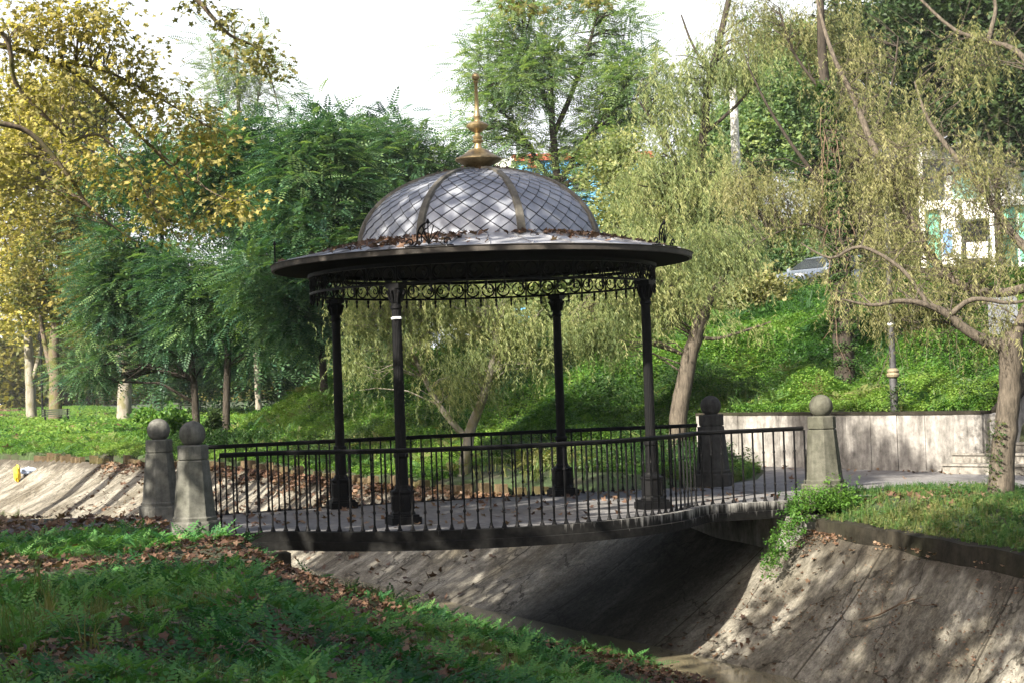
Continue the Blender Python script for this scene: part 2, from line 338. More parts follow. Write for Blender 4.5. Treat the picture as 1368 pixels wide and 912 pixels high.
def big_mesh(name, V, F, tint, m, parent=None, kind=None, label=None):
    """V (n,3), F (k,q) - a mesh of many equal faces, written straight from arrays"""
    V = np.asarray(V, np.float32)
    if parent is not None: V = V-np.array(parent.location, np.float32)
    F = np.asarray(F, np.int32); q = F.shape[1]
    me = bpy.data.meshes.new(name)
    me.vertices.add(len(V)); me.vertices.foreach_set('co', V.ravel())
    me.loops.add(F.size); me.loops.foreach_set('vertex_index', F.ravel())
    me.polygons.add(len(F)); me.polygons.foreach_set('loop_start', np.arange(0, F.size, q, dtype=np.int32))
    try: me.polygons.foreach_set('loop_total', np.full(len(F), q, np.int32))
    except Exception: pass
    if tint is not None:
        a = me.attributes.new('tint', 'FLOAT', 'FACE'); a.data.foreach_set('value', np.asarray(tint, np.float32))
    me.materials.append(m); me.update(calc_edges=True)
    o = bpy.data.objects.new(name, me); link(o, parent)
    if kind: o['kind'] = kind
    if label: o['label'] = label
    return o
def unit(a): return a/(np.linalg.norm(a, axis=-1, keepdims=True)+1e-9)
def stamp(tv, tf, P, X, U, S, tint=None):
    """copies of a small template (x along X, z near U) baked into one vertex array"""
    P = np.asarray(P, float); n = len(P); X = unit(np.asarray(X, float)); Y = unit(np.cross(U, X)); Z = np.cross(X, Y)
    S = np.broadcast_to(np.asarray(S, float), (n,))
    tv = np.asarray(tv, float); tf = np.asarray(tf, int)
    V = P[:, None]+S[:, None, None]*(tv[None, :, 0:1]*X[:, None]+tv[None, :, 1:2]*Y[:, None]+tv[None, :, 2:3]*Z[:, None])
    F = tf[None]+(np.arange(n)*len(tv))[:, None, None]
    tint = R_.random(n) if tint is None else np.asarray(tint)
    T = np.repeat(tint, len(tf))+R_.normal(0, .07, n*len(tf))
    return V.reshape(-1, 3), F.reshape(-1, tf.shape[1]), np.clip(T, 0, 1)
def join(blocks):
    V, F, T, k = [], [], [], 0
    for v, f, t in blocks: V.append(v); F.append(f+k); T.append(t); k += len(v)
    return np.concatenate(V), np.concatenate(F), np.concatenate(T)

def leafq(p, d, s, L, W, cup=.0):
    d = np.array(d, float); s = np.array(s, float); p = np.array(p, float)
    n_ = np.cross(d, s)
    return [p, p+d*L*.45+s*W/2+n_*cup*W, p+d*L, p+d*L*.45-s*W/2+n_*cup*W]
def tpl(quads):
    return np.array(quads).reshape(-1, 3), np.arange(len(quads)*4).reshape(-1, 4)
# pinnate frond of length 1
q = []
for i in range(7):
    x = .10+i*.13; z = -.35*x*x; L = .25*(1-.35*abs(i-2.6)/3.4)
    for sg in (1, -1):
        d = np.array([.35, sg*.92, -.16]); d /= np.linalg.norm(d)
        q.append(leafq((x, 0, z), d, (.95, -sg*.3, 0), L, .092, .1))
q.append(leafq((.95, 0, -.32), (.9, 0, -.4), (0, 1, 0), .24, .115)); FROND = tpl(q)
def rosette(seed, k=6):
    g = np.random.default_rng(seed); q = []
    for j in range(k):
        az = j*6.283/k+g.normal(0, .3); el = g.uniform(.25, .95); L = g.uniform(.7, 1.1); ca, sa = math.cos(az), math.sin(az)
        fx = np.array([ca*math.cos(el), sa*math.cos(el), math.sin(el)]); fy = np.array([-sa, ca, 0]); fz = np.cross(fx, fy)
        for quad in FROND[0].reshape(-1, 4, 3): q.append([(v[0]*fx+v[1]*fy+v[2]*fz)*L for v in quad])
    return tpl(q)
ROSETTE = [rosette(90+k) for k in range(4)]
# simple spray of seven leaves
def spray(n, L, W, spread, seed):
    g = np.random.default_rng(seed); q = []
    for i in range(n):
        a = g.uniform(0, 6.28); e = g.normal(0, .5); d = np.array([math.cos(a)*math.cos(e), math.sin(a)*math.cos(e), math.sin(e)-.15])
        d /= np.linalg.norm(d); s = np.cross(d, g.normal(0, 1, 3)+np.array([0, 0, 2.])); s /= np.linalg.norm(s)
        q.append(leafq(g.normal(0, spread, 3)*np.array([1, 1, .7]), d, s, L*g.uniform(.7, 1.2), W*g.uniform(.8, 1.2), .15))
    return tpl(q)
SPRAY = [spray(9, .5, .30, .42, k) for k in range(3)]
NETTLE = [spray(11, .42, .24, .34, 10+k) for k in range(3)]
# hanging willow strand, length 1 along -z, twenty narrow leaves
def strand(n, seed):
    g = np.random.default_rng(seed); q = []; w = g.normal(0, .10, 2)
    for i in range(n):
        h = (i+.4)/n; p = np.array([.42*math.sin(h*1.7)+w[0]*h, w[1]*h, .12*h-.95*h*h]); a = g.uniform(0, 6.28)
        d = np.array([math.cos(a)*.55, math.sin(a)*.55, -.8]); d /= np.linalg.norm(d); s = np.cross(d, (math.sin(a), -math.cos(a), .4)); s /= np.linalg.norm(s)
        q.append(leafq(p, d, s, .17*g.uniform(.7, 1.3), .036))
    for i in range(4):
        h0, h1 = i/4, (i+1)/4; c0 = np.array([.42*math.sin(h0*1.7)+w[0]*h0, w[1]*h0, .12*h0-.95*h0*h0]); c1 = np.array([.42*math.sin(h1*1.7)+w[0]*h1, w[1]*h1, .12*h1-.95*h1*h1])
        e = np.array([.0035, .0035, 0]); q.append([c0-e, c0+e, c1+e*.7, c1-e*.7])
    return tpl(q)
STRAND = [strand(18, 30+k) for k in range(4)]
# grass tuft
def tuft(n, seed):
    g = np.random.default_rng(seed); q = []
    for i in range(n):
        a = g.uniform(0, 6.28); b_ = np.array([g.normal(0, .1), g.normal(0, .1), 0]); L = g.uniform(.5, 1); o = g.uniform(.1, .7)
        dv = np.array([math.cos(a), math.sin(a), 0]); s = np.array([-math.sin(a), math.cos(a), 0])*.018
        mid = b_+dv*o*.25*L+np.array([0, 0, .6*L]); tip = b_+dv*o*L*.75+np.array([0, 0, L*(1-.35*o)])
        q.append([b_-s, b_+s, mid+s*.8, mid-s*.8]); q.append([mid-s*.8, mid+s*.8, tip+s*.1, tip-s*.1])
    return tpl(q)
TUFT = [tuft(9, 50+k) for k in range(4)]
# crumpled dead leaf
def dead(seed):
    g = np.random.default_rng(seed); a = np.linspace(0, 6.283, 11)[:-1]
    r = np.where(np.arange(10) % 2 == 0, .55, .30)*g.uniform(.8, 1.15, 10); z = g.uniform(0, .28, 10)
    ring = np.stack([r*np.cos(a), r*np.sin(a), z], 1); c = np.array([[0, 0, .04]])
    V = np.concatenate([ring, c]); F = [(10, i, i+1, (i+2) % 10) for i in range(0, 10, 2)]
    return V, np.array(F)
DEAD = [dead(70+k) for k in range(4)]
# plane leaf, five lobes
a = np.linspace(0, 6.283, 11)[:-1]; rr = np.where(np.arange(10) % 2 == 0, .55, .27)
PLANE = (np.concatenate([np.stack([rr*np.cos(a)+.4, rr*np.sin(a), .1*np.cos(2*a)], 1), [[.4, 0, 0.06]]]), np.array([(10, i, i+1, (i+2) % 10) for i in range(0, 10, 2)]))

def lump(p, f=1.0, ph=0.):
    x, y, z = p[..., 0]*f, p[..., 1]*f, p[..., 2]*f
    return (np.sin(x*1.3+ph+1.7*np.sin(z*.7+ph))+np.sin(y*1.1+2.1*ph+1.3*np.sin(x*.6))+np.sin(z*1.5+.5*ph+1.1*np.sin(y*.8)))/3
def rnd_dir(n): return unit(R_.normal(0, 1, (n, 3)))

# ------------------------------------------------------------------ terrain
def curve(pts, w=1.5):
    ys = np.array([p[0] for p in pts], float); xs = np.array([p[1] for p in pts], float)
    g = np.arange(-60, 260, .25); v = np.interp(g, ys, xs); k = np.ones(int(w/.25)*2+1); k /= len(k)
    v = np.convolve(np.pad(v, len(k)//2, 'edge'), k, 'valid')
    return lambda y: np.interp(y, g, v)
XR = curve([(-60, 0), (-30, 1.6), (-12, 3.1), (-8, 3.45), (-4, 3.85), (0, 4.1), (4, 3.8), (7.4, 3.05), (17, 1.6), (26, 1.0), (38, -2.7), (50, -7), (70, -16), (120, -40), (260, -100)])
XF = curve([(-60, -1.2), (-30, .9), (-12, 1.95), (-8, 2.4), (-4.6, 2.5), (0, 1.75), (4.8, .95), (10, .2), (17, -.8), (26, -1.7), (38, -5.5), (50, -10), (70, -19), (120, -43), (260, -103)])
XA = curve([(-60, -6), (-30, -5.8), (-12, -5.3), (-8, -4.95), (-5, -4.45), (-3, -4.1), (0, -4.25), (2, -4.75), (3.3, -5.7), (4, -6.6), (6, -9.0), (15, -9.4), (25, -9.4), (33, -9.6), (40, -11.5), (50, -16), (80, -34), (260, -120)], .75)
XB = curve([(-60, -2.2), (-30, 0), (-12, 1.0), (-8, 1.2), (-4.6, 1.3), (0, .7), (3, .0), (4, -2.5), (6, -5.8), (15, -6.4), (25, -6.4), (33, -6.9), (40, -9), (50, -13.6), (80, -31), (260, -117)], .75)
XW = curve([(-60, 13), (-12, 11.3), (-5, 10.7), (1.3, 9.25), (3.8, 8.4), (7.5, 7.6), (9, 7.1), (12, 5.4), (16, 3.6), (20, 2.9), (26, 2.4), (38, 2.0), (55, 5), (80, 13), (120, 32), (260, 100)], 1.0)
def H(x, y):
    x = np.asarray(x, float); y = np.asarray(y, float)
    xa, xb, xf, xr, xw = XA(y), XB(y), XF(y), XR(y), XW(y)
    t = np.clip((x-xa)/(xb-xa), 0, 1)
    left = np.where(x < xa, 0, -1.95*(t**.72))
    left = np.where(x > xb, -2.6, left)
    s = x-xw
    wall = np.clip((y-.9)/.3, 0, 1)*np.clip((9.2-y)/1.0, 0, 1)
    low = np.clip((14-y)/6, 0, 1)
    hill = np.where(s > 0, wall*1.0*np.clip((s-.3)/.3, 0, 1)+np.clip(s-.3, 0, 4.5)*(.36-.18*low)+np.clip(s-4.5, 0, 9)*(.30+.09*low), 0)
    hill = np.where(s > 0, np.minimum(hill, 5.0+.012*np.clip(s, 0, 60)+.16*np.clip(s-12.5, 0, 3)), 0)
    verge = np.clip((x-xr-.2)/1.0, 0, 1)*.26-.26
    right = np.where(s > 0, hill, verge)
    z = np.where(x < xr+.1, left, right)
    mound = np.clip((s-1.2)/1.5, 0, 1)*np.clip((9.5-s)/3, 0, 1)*.24*(np.sin(x*.9+1.4*np.sin(y*.5))+np.sin(y*1.15+.8*x)+np.sin(1.9*x-1.3*y+.7))
    z = z+mound
    far = np.clip((y-55)/90, 0, 1)*.8
    bump_ = .05*np.sin(x*1.9+.7*np.sin(y))*np.sin(y*1.6+x*.3)
    flat = (np.abs(y) < 8) & (x > xr+.6) & (s < 0)
    bump_ = np.where(flat, 0, bump_)
    bump_ = np.where((x < -3.6) & (np.abs(y) < 2.4), 0, bump_)
    return z+far+bump_
def axis(lo, hi, parts):
    out = []
    for a0, a1, d in parts: out += list(np.arange(a0, a1, d))
    return np.array(sorted(set(np.round([lo]+out+[hi], 3))))
gx = axis(-240, 240, [(-240, -60, 20), (-60, -12, 3), (-12, 14, .3), (14, 40, .6), (40, 120, 6), (120, 240, 20)])
gy = axis(-80, 380, [(-80, -40, 10), (-40, -16, 3), (-16, 24, .3), (24, 80, .6), (80, 160, 6), (160, 380, 20)])
GX, GY = np.meshgrid(gx, gy, indexing='ij'); V = np.stack([GX, GY, H(GX, GY)], -1).reshape(-1, 3)
nx, ny = len(gx), len(gy); I = np.arange(nx*ny).reshape(nx, ny)
F = np.stack([I[:-1, :-1], I[1:, :-1], I[1:, 1:], I[:-1, 1:]], -1).reshape(-1, 4)
g = big_mesh('ground', V, F, None, M['soil'], kind='structure', label='grassy earth banks and wooded hillside')
g.data.polygons.foreach_set('use_smooth', [True]*len(g.data.polygons))

# concrete channel
ys = np.concatenate([np.arange(-40, 40, .35), np.arange(40, 140, 3)]); us = np.linspace(0, 1, 18)
V = []
for y in ys:
    xb, xf, xr = float(XB(y)), float(XF(y)), float(XR(y))
    V.append((xb-.25, y, -2.25)); V.append((xb+.05, y, -2.08)); V.append((xf-.1, y, -2.06))
    for u in us:
        x = xf+(xr+.04-xf)*u; z = -2.0+1.58*u-.07*math.sin(math.pi*u)+.018*math.sin(3.1*y+4*u)+.02*math.sin(1.3*y+7*u)
        V.append((x, y, z))
k = len(us)+3; F = [(i*k+j, i*k+j+1, (i+1)*k+j+1, (i+1)*k+j) for i in range(len(ys)-1) for j in range(k-1)]
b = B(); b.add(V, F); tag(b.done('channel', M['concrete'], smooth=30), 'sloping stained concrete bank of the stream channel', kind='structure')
V = []
for y in ys: V += [(float(XB(y))-.1, y, -1.99), (float(XF(y))+.03, y, -1.99)]
b = B(); b.add(V, [(2*i, 2*i+1, 2*i+3, 2*i+2) for i in range(len(ys)-1)]); tag(b.done('water', M['water']), 'shallow murky stream water', kind='structure')
# paths
path_poly = [(4.25, -1.7), (5.1, -1.95), (6.5, -1.15), (7.2, -1.6), (7.45, -3), (8.2, -6), (9, -14), (11.2, -14), (10.55, -5), (9.85, -.4), (9.3, 1.2), (8.4, 3.8), (7.65, 7.0), (7.0, 5.0), (5.7, 2.8), (4.7, 2.0), (4.25, 1.75)]
b = B(); b.add([(x, y, .012) for x, y in path_poly], [tuple(range(len(path_poly)))]); tag(b.done('path', M['asphalt']), 'grey worn asphalt path by the wall', kind='structure')
lp = [(-4.3, -1.7), (-4.3, 1.8), (-5.6, 2.9), (-6.6, 3.4), (-9.4, 5.2), (-14, 5.5), (-24, 3), (-24, -1), (-14, -1.0), (-9, -.7), (-6, -.9)]
b = B(); b.add([(x, y, .010) for x, y in lp], [tuple(range(len(lp)))]); tag(b.done('footpath', M['asphalt']), 'leaf strewn path leading to the bridge', kind='structure')
# upper street
st = [(float(XW(y))+15.5, y, float(H(float(XW(y))+16, y))+.06) for y in np.arange(-30, 120, 3)]; st2 = [(x+9, y, z+.1) for x, y, z in st]
b = B(); n_ = len(st); b.add(st+st2, [(i, n_+i, n_+i+1, i+1) for i in range(n_-1)]); tag(b.done('road', M['asphalt']), 'street along the top of the hillside', kind='structure')

# kerbs and edging
def lip_path(y0, y1, d): return np.array([(float(XR(y))+.02, y, 0) for y in np.arange(y0, y1, d)])
b = B(); p = lip_path(-30, -2.1, .3); p[:, 2] = -.235+.012*np.sin(p[:, 1]*5); b.sweep(p, [(0, 0), (-.2, .01), (-.2, -.35), (.02, -.25)])
tag(b.done('kerb', M['kerb'], smooth=False), 'dark mossy concrete kerb between the verge and the channel', 'kerb')
edg = thing('stone_edging', 'row of mossy brown edging stones along the sunlit upstream bank', 'edging', (float(XR(10)), 10, -.5))
yy = 2.3
while yy < 42:
    w = random.uniform(.28, .5); x = float(XR(yy)); h = random.uniform(.16, .34)
    if random.random() < .72: b = B(); b.box((x+.08, yy, -.52+h/2+.06), (.2, w-.05, h), random.uniform(-.12, .12), .9); b.done('edging_stone', M['edging'], edg)
    yy += w

# ------------------------------------------------------------------ bridge
CXc, RC = -.45, 3.38
def front_y(x):
    d = RC*RC-(x-CXc)**2
    return min(-1.78, -math.sqrt(d)) if d > 0 else -1.78
xs = np.linspace(-4.3, 4.3, 345); fy = np.array([front_y(x) for x in xs]); k = np.ones(15)/15
fy = np.convolve(np.pad(fy, 7, 'edge'), k, 'valid'); fy = np.convolve(np.pad(fy, 7, 'edge'), k, 'valid')
by = 1.80+.36*np.clip(np.cos(xs/3.6*math.pi/2), 0, 1)**.8
front = np.stack([xs, fy, 0*xs], 1); back = np.stack([xs, by, 0*xs], 1)
bridge = thing('footbridge', 'low concrete footbridge with drip stained edge under the domed gazebo', 'bridge', (0, 0, 0))
b = B(); n_ = len(xs); Fo = front+np.array([0, -.06, .004]); Ba = back+np.array([0, .06, .004])
V = np.concatenate([Fo, Ba, Fo+[0, 0, -.2], Ba+[0, 0, -.2]])
F = [(i, i+1, n_+i+1, n_+i) for i in range(n_-1)]+[(2*n_+i+1, 2*n_+i, 3*n_+i, 3*n_+i+1) for i in range(n_-1)]
b.add(V, F); b.done('deck', M['asphalt'], bridge)
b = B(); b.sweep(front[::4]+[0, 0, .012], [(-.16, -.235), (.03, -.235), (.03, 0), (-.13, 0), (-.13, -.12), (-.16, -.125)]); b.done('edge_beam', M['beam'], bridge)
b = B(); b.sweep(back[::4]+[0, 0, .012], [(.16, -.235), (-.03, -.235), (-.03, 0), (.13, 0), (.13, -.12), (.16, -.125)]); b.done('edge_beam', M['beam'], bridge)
b = B(); b.prism([(-4.6, -2.0), (-3.75, -2.05), (-3.75, 1.9), (-4.6, 1.9)], -1.0, -.21); b.box((-3.62, -2.35, -.44), (.36, .34, .46)); b.done('abutment', M['kerb'], bridge)
b = B(); b.prism([(3.75, -1.95), (4.6, -2.0), (4.6, 2.0), (3.75, 1.95)], -.9, -.21); b.done('abutment', M['wall'], bridge)

# railings
def resample(p, step):
    d = np.r_[0, np.cumsum(np.linalg.norm(np.diff(p, axis=0), axis=1))]; n = int(round(d[-1]/step)); s = np.linspace(0, d[-1], n+1)
    return np.stack([np.interp(s, d, p[:, i]) for i in range(3)], 1)
bal = B(); bal.box((0, 0, .5), (.02, .02, .98)); bal.lathe([(.034, .004), (.034, .02), (.022, .045), (.018, .07), (.012, .085)], 8)
for zc in (.24, .70): bal.lathe([(.011, zc-.025), (.019, zc-.01), (.019, zc+.01), (.011, zc+.025)], 8)
bal_o = None
for path, lab, y_ in ((front, 'black iron railing bowing outward on the near side of the bridge', -1), (back, 'black iron railing along the far side of the bridge, nearly straight', 1)):
    root = thing('railing', lab, 'railing', (0, float(path[0][1]), 0)); q = path[(path[:, 0] > -4.2) & (path[:, 0] < 4.2)]
    b = B(); b.sweep(q[::3]+[0, 0, 1.03], [(-.03, -.026), (.03, -.026), (.034, -.004), (.022, .014), (-.022, .014), (-.034, -.004)]); b.sweep(q[::3]+[0, 0, .995], [(-.016, -.012), (.016, -.012), (.016, .008), (-.016, .008)])
    b.done('handrail', M['iron'], root)
    pts = resample(q, .165)
    for i, p in enumerate(pts):
        if bal_o is None: o = bal.done('baluster', M['iron'], root); bal_o = o
        else: o = bal_o.copy(); COL.objects.link(o); o.parent = root
        o.location = Vector(p)-root.location; j = min(i+1, len(pts)-1); dd = pts[j]-pts[max(j-1, 0)]; o.rotation_euler = (0, 0, math.atan2(dd[1], dd[0]))

# stone posts
def post(x, y, z, label, m):
    root = thing('stone_post', label, 'post', (x, y, z), 'ball topped stone posts at the bridge ends'); c = (x, y, z); P8 = math.pi/8
    sc = 1/math.cos(P8)
    b = B(); b.lathe([(.30*sc, -.15), (.305*sc, .18), (.295*sc, .205)], 8, c, P8); b.done('base', m, root)
    b = B(); b.lathe([(.262*sc, .205), (.268*sc, .245), (.25*sc, .265), (.19*sc, .955), (.182*sc, .968)], 8, c, P8); b.done('shaft', m, root)
    b = B(); b.lathe([(.168*sc, .966), (.168*sc, .978), (.186*sc, .985), (.186*sc, 1.145), (.176*sc, 1.16), (.10, 1.165)], 8, c, P8); b.done('cap', m, root)
    b = B(); b.lathe([(.168*math.sin(t), 1.3-.168*math.cos(t)) for t in np.linspace(.35, math.pi, 16)], 28, c); b.done('ball', m, root, smooth=True)
    return root
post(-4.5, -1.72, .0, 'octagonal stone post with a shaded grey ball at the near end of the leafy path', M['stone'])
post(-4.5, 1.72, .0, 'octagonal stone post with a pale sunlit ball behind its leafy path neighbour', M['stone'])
post(4.43, -1.84, .02, 'brownish stone ball post with ivy at its foot beside the grass verge', M['stone_olive_shade'])
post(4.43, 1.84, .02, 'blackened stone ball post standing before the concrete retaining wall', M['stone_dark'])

# ------------------------------------------------------------------ gazebo
gz = thing('gazebo', 'black iron bandstand gazebo with grey scaled dome and gold finial on the bridge', 'gazebo', (0, 0, 0))
S = 1.787
for x, y in ((-S, -S), (S, -S), (-S, S), (S, S)):
    b = B(); c = (x, y, 0)
    flute = []
    prof = [(.085, .5), (.083, .87), (.098, .885), (.10, .91), (.098, .935), (.074, .95), (.072, 1.0), (.064, 2.82), (.078, 2.835), (.078, 2.86), (.066, 2.875), (.066, 2.9)]
    n = 40; V = []
    for r, z in prof:
        for i in range(n):
            a = 2*math.pi*i/n; rr = r*(1-.055*(i % 2)) if z > .95 and z < 2.83 else r
            V.append((x+rr*math.cos(a), y+rr*math.sin(a), z))
    F = [(k*n+i, k*n+(i+1) % n, (k+1)*n+(i+1) % n, (k+1)*n+i) for k in range(len(prof)-1) for i in range(n)]
    b.add(V, F); col = b.done('column', M['iron'], gz)
    sh = B(); sh.box((x, y, .05), (.40, .40, .1)); sh.box((x, y, .115), (.35, .35, .03)); sh.lathe([(.165, .13), (.165, .15), (.15, .17), (.15, .40), (.165, .42), (.165, .44), (.13, .455), (.105, .48), (.10, .505), (.086, .51)], 8, c, math.pi/8)
    for a in range(8):
        t = a*math.pi/4+0; sh.box((x+.142*math.cos(t), y+.142*math.sin(t), .285), (.014, .075, .18), t)
    sh.done('column_base', M['iron'], col)
    ca = B(); ca.lathe([(.066, 2.9), (.075, 2.93), (.085, 2.99), (.098, 3.06), (.105, 3.08), (.105, 3.1)], 16, c); ca.box((x, y, 3.13), (.20, .20, .06), math.pi/4)
    for a in range(8):
        t = a*math.pi/4; u = np.array([math.cos(t), math.sin(t), 0]); o_ = np.array(c)
        ca.tube([o_+u*.07+[0, 0, 2.92], o_+u*.10+[0, 0, 3.0], o_+u*.125+[0, 0, 3.07], o_+u*.14+[0, 0, 3.04]], [.018, .018, .014, .006], 5)
    ca.done('capital', M['iron'], col)
    if (x, y) == (-S, -S):
        t_ = B(); t_.lathe([(.073, 2.695), (.0735, 2.72)], 20, c); t_.box((x-.02, y-.076, 2.712), (.12, .006, .03), .1); o = t_.done('tape', M['paper'], col); o['label'] = 'strip of white tape round the column'
    # curved brackets from the column up to the ring
RF = 2.49
fr = B()
circ = [(math.cos(t)*.098, math.sin(t)*.098) for t in np.linspace(0, 2*math.pi, 21)]
spi = [(.03-.0+(.012+.058*(t/7.2))*math.cos(t)*.9, (.012+.058*(t/7.2))*math.sin(t)+.012) for t in np.linspace(0, 7.2, 15)]
motif = B()
motif.tube([(u, 0, v) for u, v in circ], .0125, 4, False); motif.tube([(u*.9, 0, v) for u, v in spi], .010, 4)
motif.tube([(.123, 0, -.12), (.123, 0, .12)], .013, 4)
mv = np.concatenate(motif.v)
pend = B(); pend.lathe([(.004, -.135), (.019, -.095), (.010, -.065), (.021, -.04), (.021, -.005)], 6)
pv = np.concatenate(pend.v)
NM = 64
for i in range(NM):
    a = 2*math.pi*(i+.5)/NM; tx = np.array([-math.sin(a), math.cos(a), 0]); o_ = np.array([RF*math.cos(a), RF*math.sin(a), 3.29])
    fl = 1 if i % 2 else -1
    def put(v, o2): return o2+np.outer(v[:, 0]*fl, tx)+np.outer(v[:, 1], (math.cos(a), math.sin(a), 0))+np.outer(v[:, 2], (0, 0, 1))
    fr.add(put(mv, o_), motif.f)
    pass
fr_o = fr.done('frieze', M['iron'], gz)
pe = None
for i in range(NM):
    a2 = 2*math.pi*i/NM
    if pe is None: o = pend.done('pendant', M['iron'], fr_o); pe = o
    else: o = pe.copy(); COL.objects.link(o); o.parent = fr_o
    o.location = (RF*math.cos(a2), RF*math.sin(a2), 3.155)
def ring(r, z, w, h, name, parent, m, n=96):
    bb = B(); bb.sweep([(r*math.cos(t), r*math.sin(t), z) for t in np.linspace(0, 2*math.pi, n+1)[:-1]], [(-w/2, -h/2), (w/2, -h/2), (w/2, h/2), (-w/2, h/2)], closed=True)
    return bb.done(name, m, parent)
ring(RF, 3.168, .034, .03, 'ring_beam', fr_o, M['iron']); ring(RF, 3.42, .07, .045, 'ring_beam', fr_o, M['iron'])
b = B(); b.lathe([(3.0, 3.496), (2.56, 3.47), (2.3, 3.455), (2.25, 3.5), (1.2, 4.0), (.05, 4.25)], 64); b.done('ceiling', M['ceiling_black'], gz)
roof = B(); n = 34
for i in range(n):
    a0, a1 = 2*math.pi*i/n, 2*math.pi*(i+1)/n
    def pt(r, a, z): return (r*math.cos(a), r*math.sin(a), z)
    st_ = []
    for r, z in ((3.03, 3.572), (2.4, 3.70), (1.70, 3.85)):
        st_ += [pt(r, a0, z), pt(r, a1, z+.008)]
    roof.add(st_, [(0, 1, 3, 2), (2, 3, 5, 4)])
    roof.add([pt(3.03, a1, 3.572), pt(3.03, a1, 3.594), pt(1.7, a1, 3.872), pt(1.7, a1, 3.85), pt(3.03, a1+.004, 3.572), pt(3.03, a1+.004, 3.594), pt(1.7, a1+.007, 3.872), pt(1.7, a1+.007, 3.85)], [(0, 1, 2, 3), (7, 6, 5, 4), (1, 5, 6, 2), (0, 4, 5, 1)])
roof_o = roof.done('roof', M['sheet'], gz)
b = B(); b.lathe([(3.0, 3.497), (3.04, 3.502), (3.045, 3.56), (3.06, 3.575), (3.02, 3.585)], 96); b.done('fascia', M['fascia'], roof_o)
# dome
ZD, AD, BD = 3.80, 1.80, 1.10
def dome_pt(az, v, off=0.):
    """v 0..1 from the springing to the crown"""
    th = v*math.pi/2*.94; k = (az % (math.pi/4))-math.pi/8
    oc = .55*(math.cos(math.pi/8)/math.cos(k))+.45
    r = (AD+off)*math.cos(th)*oc; return np.array([r*math.cos(az), r*math.sin(az), ZD+(BD+off)*math.sin(th)])
base = B()
nv, na = 14, 64; V = [dome_pt(2*math.pi*i/na, k/nv, -.02) for k in range(nv+1) for i in range(na)]
base.add(V, [(k*na+i, k*na+(i+1) % na, (k+1)*na+(i+1) % na, (k+1)*na+i) for k in range(nv) for i in range(na)]+[tuple(nv*na+i for i in range(na))])
dome = base.done('dome', M['under'], gz)
sc = B(); rows = 17
vr = [1-(1-k/rows)**1.12 for k in range(-1, rows+2)]
for pnl in range(8):
    A0 = pnl*math.pi/4
    for r in range(-1, rows):
        v0, v1, v2 = [np.clip(1-(1-(r+d)/rows)**1.05 if r+d <= rows else 1, -.03, 1) for d in (0, 1, 2)]
        nc = 5
        for c_ in range(-1, nc+1):
            u = (c_+(.5 if r % 2 else 0)+.5)/nc
            def clampu(x): return A0+math.pi/4*min(max(x, .03), .97)
            hu = .5/nc
            if u+hu < .03 or u-hu > .97: continue
            lo, up = dome_pt(clampu(u), v0+.004, .022), dome_pt(clampu(u), v2-.002, -.004)
            le, ri = dome_pt(clampu(u-hu*.965), v1, .010), dome_pt(clampu(u+hu*.965), v1, .010)
            if u-hu < .03: le = dome_pt(clampu(u-hu), v1, .008)
            cen = (lo+up+le+ri)/4
            tt = random.random()
            sh_ = lambda p, k: cen+(p-cen)*k
            top = [sh_(lo, .955), sh_(ri, .97), sh_(up, 1.0), sh_(le, .97)]
            drop = cen/np.linalg.norm(cen)*.0
            nrm = np.cross(ri-lo, le-lo); nrm /= np.linalg.norm(nrm)+1e-9
            if np.dot(nrm, cen-np.array([0, 0, 3.4])) < 0: nrm = -nrm
            low = [p-nrm*.016 for p in top]
            sc.add(top+low, [(0, 1, 2, 3), (0, 4, 5, 1), (3, 7, 4, 0)], tt)
sc.done('scale_cladding', M['zinc'], dome, tint=True)
rb = []
for i in range(8):
    a = i*math.pi/4; b = B(); t_ = np.array([-math.sin(a), math.cos(a), 0]); L = []
    vs = np.linspace(-.02, 1, 18)
    V = []
    for v in vs:
        w = .062*(1-.45*v); p0 = dome_pt(a+1e-6, v, .0); p1 = dome_pt(a+1e-6, v, .042)
        V += [p0-t_*w, p1-t_*w*.8, p1+t_*w*.8, p0+t_*w]
    F = [(k*4+j, k*4+j+1, (k+1)*4+j+1, (k+1)*4+j) for k in range(17) for j in range(3)]
    b.add(V, F); b.done('rib', M['rib'], dome)
b = B(); b.lathe([(.30, 4.845), (.31, 4.875), (.22, 4.91), (.1, 4.93)], 24); b.done('crown_cap', M['rib'], dome)
# finial
fz = lambda y: 4.90+(825-y)/556
prof = [(60, 830), (66, 815), (100, 790), (145, 762), (180, 742), (187, 734), (182, 722), (130, 700), (98, 678), (72, 655), (36, 645), (28, 620), (27, 602), (44, 592), (47, 580), (30, 572), (40, 556), (40, 545), (22, 535), (22, 520), (38, 508), (68, 488), (86, 468), (88, 455), (72, 440), (50, 430), (26, 422), (22, 398), (30, 388), (30, 378), (22, 368), (19, 330), (13, 115), (22, 105), (22, 96), (14, 92)]
b = B(); b.lathe([(r/556, fz(y)) for r, y in prof], 32, lobes=(14, .045, .125)); fin = b.done('finial', M['gold'], gz, smooth=50)
b = B(); b.lathe([(.059*math.sin(t), fz(60)-.059*math.cos(t)) for t in np.linspace(.15, math.pi, 14)], 20); b.done('finial_ball', M['gold'], fin, smooth=True)
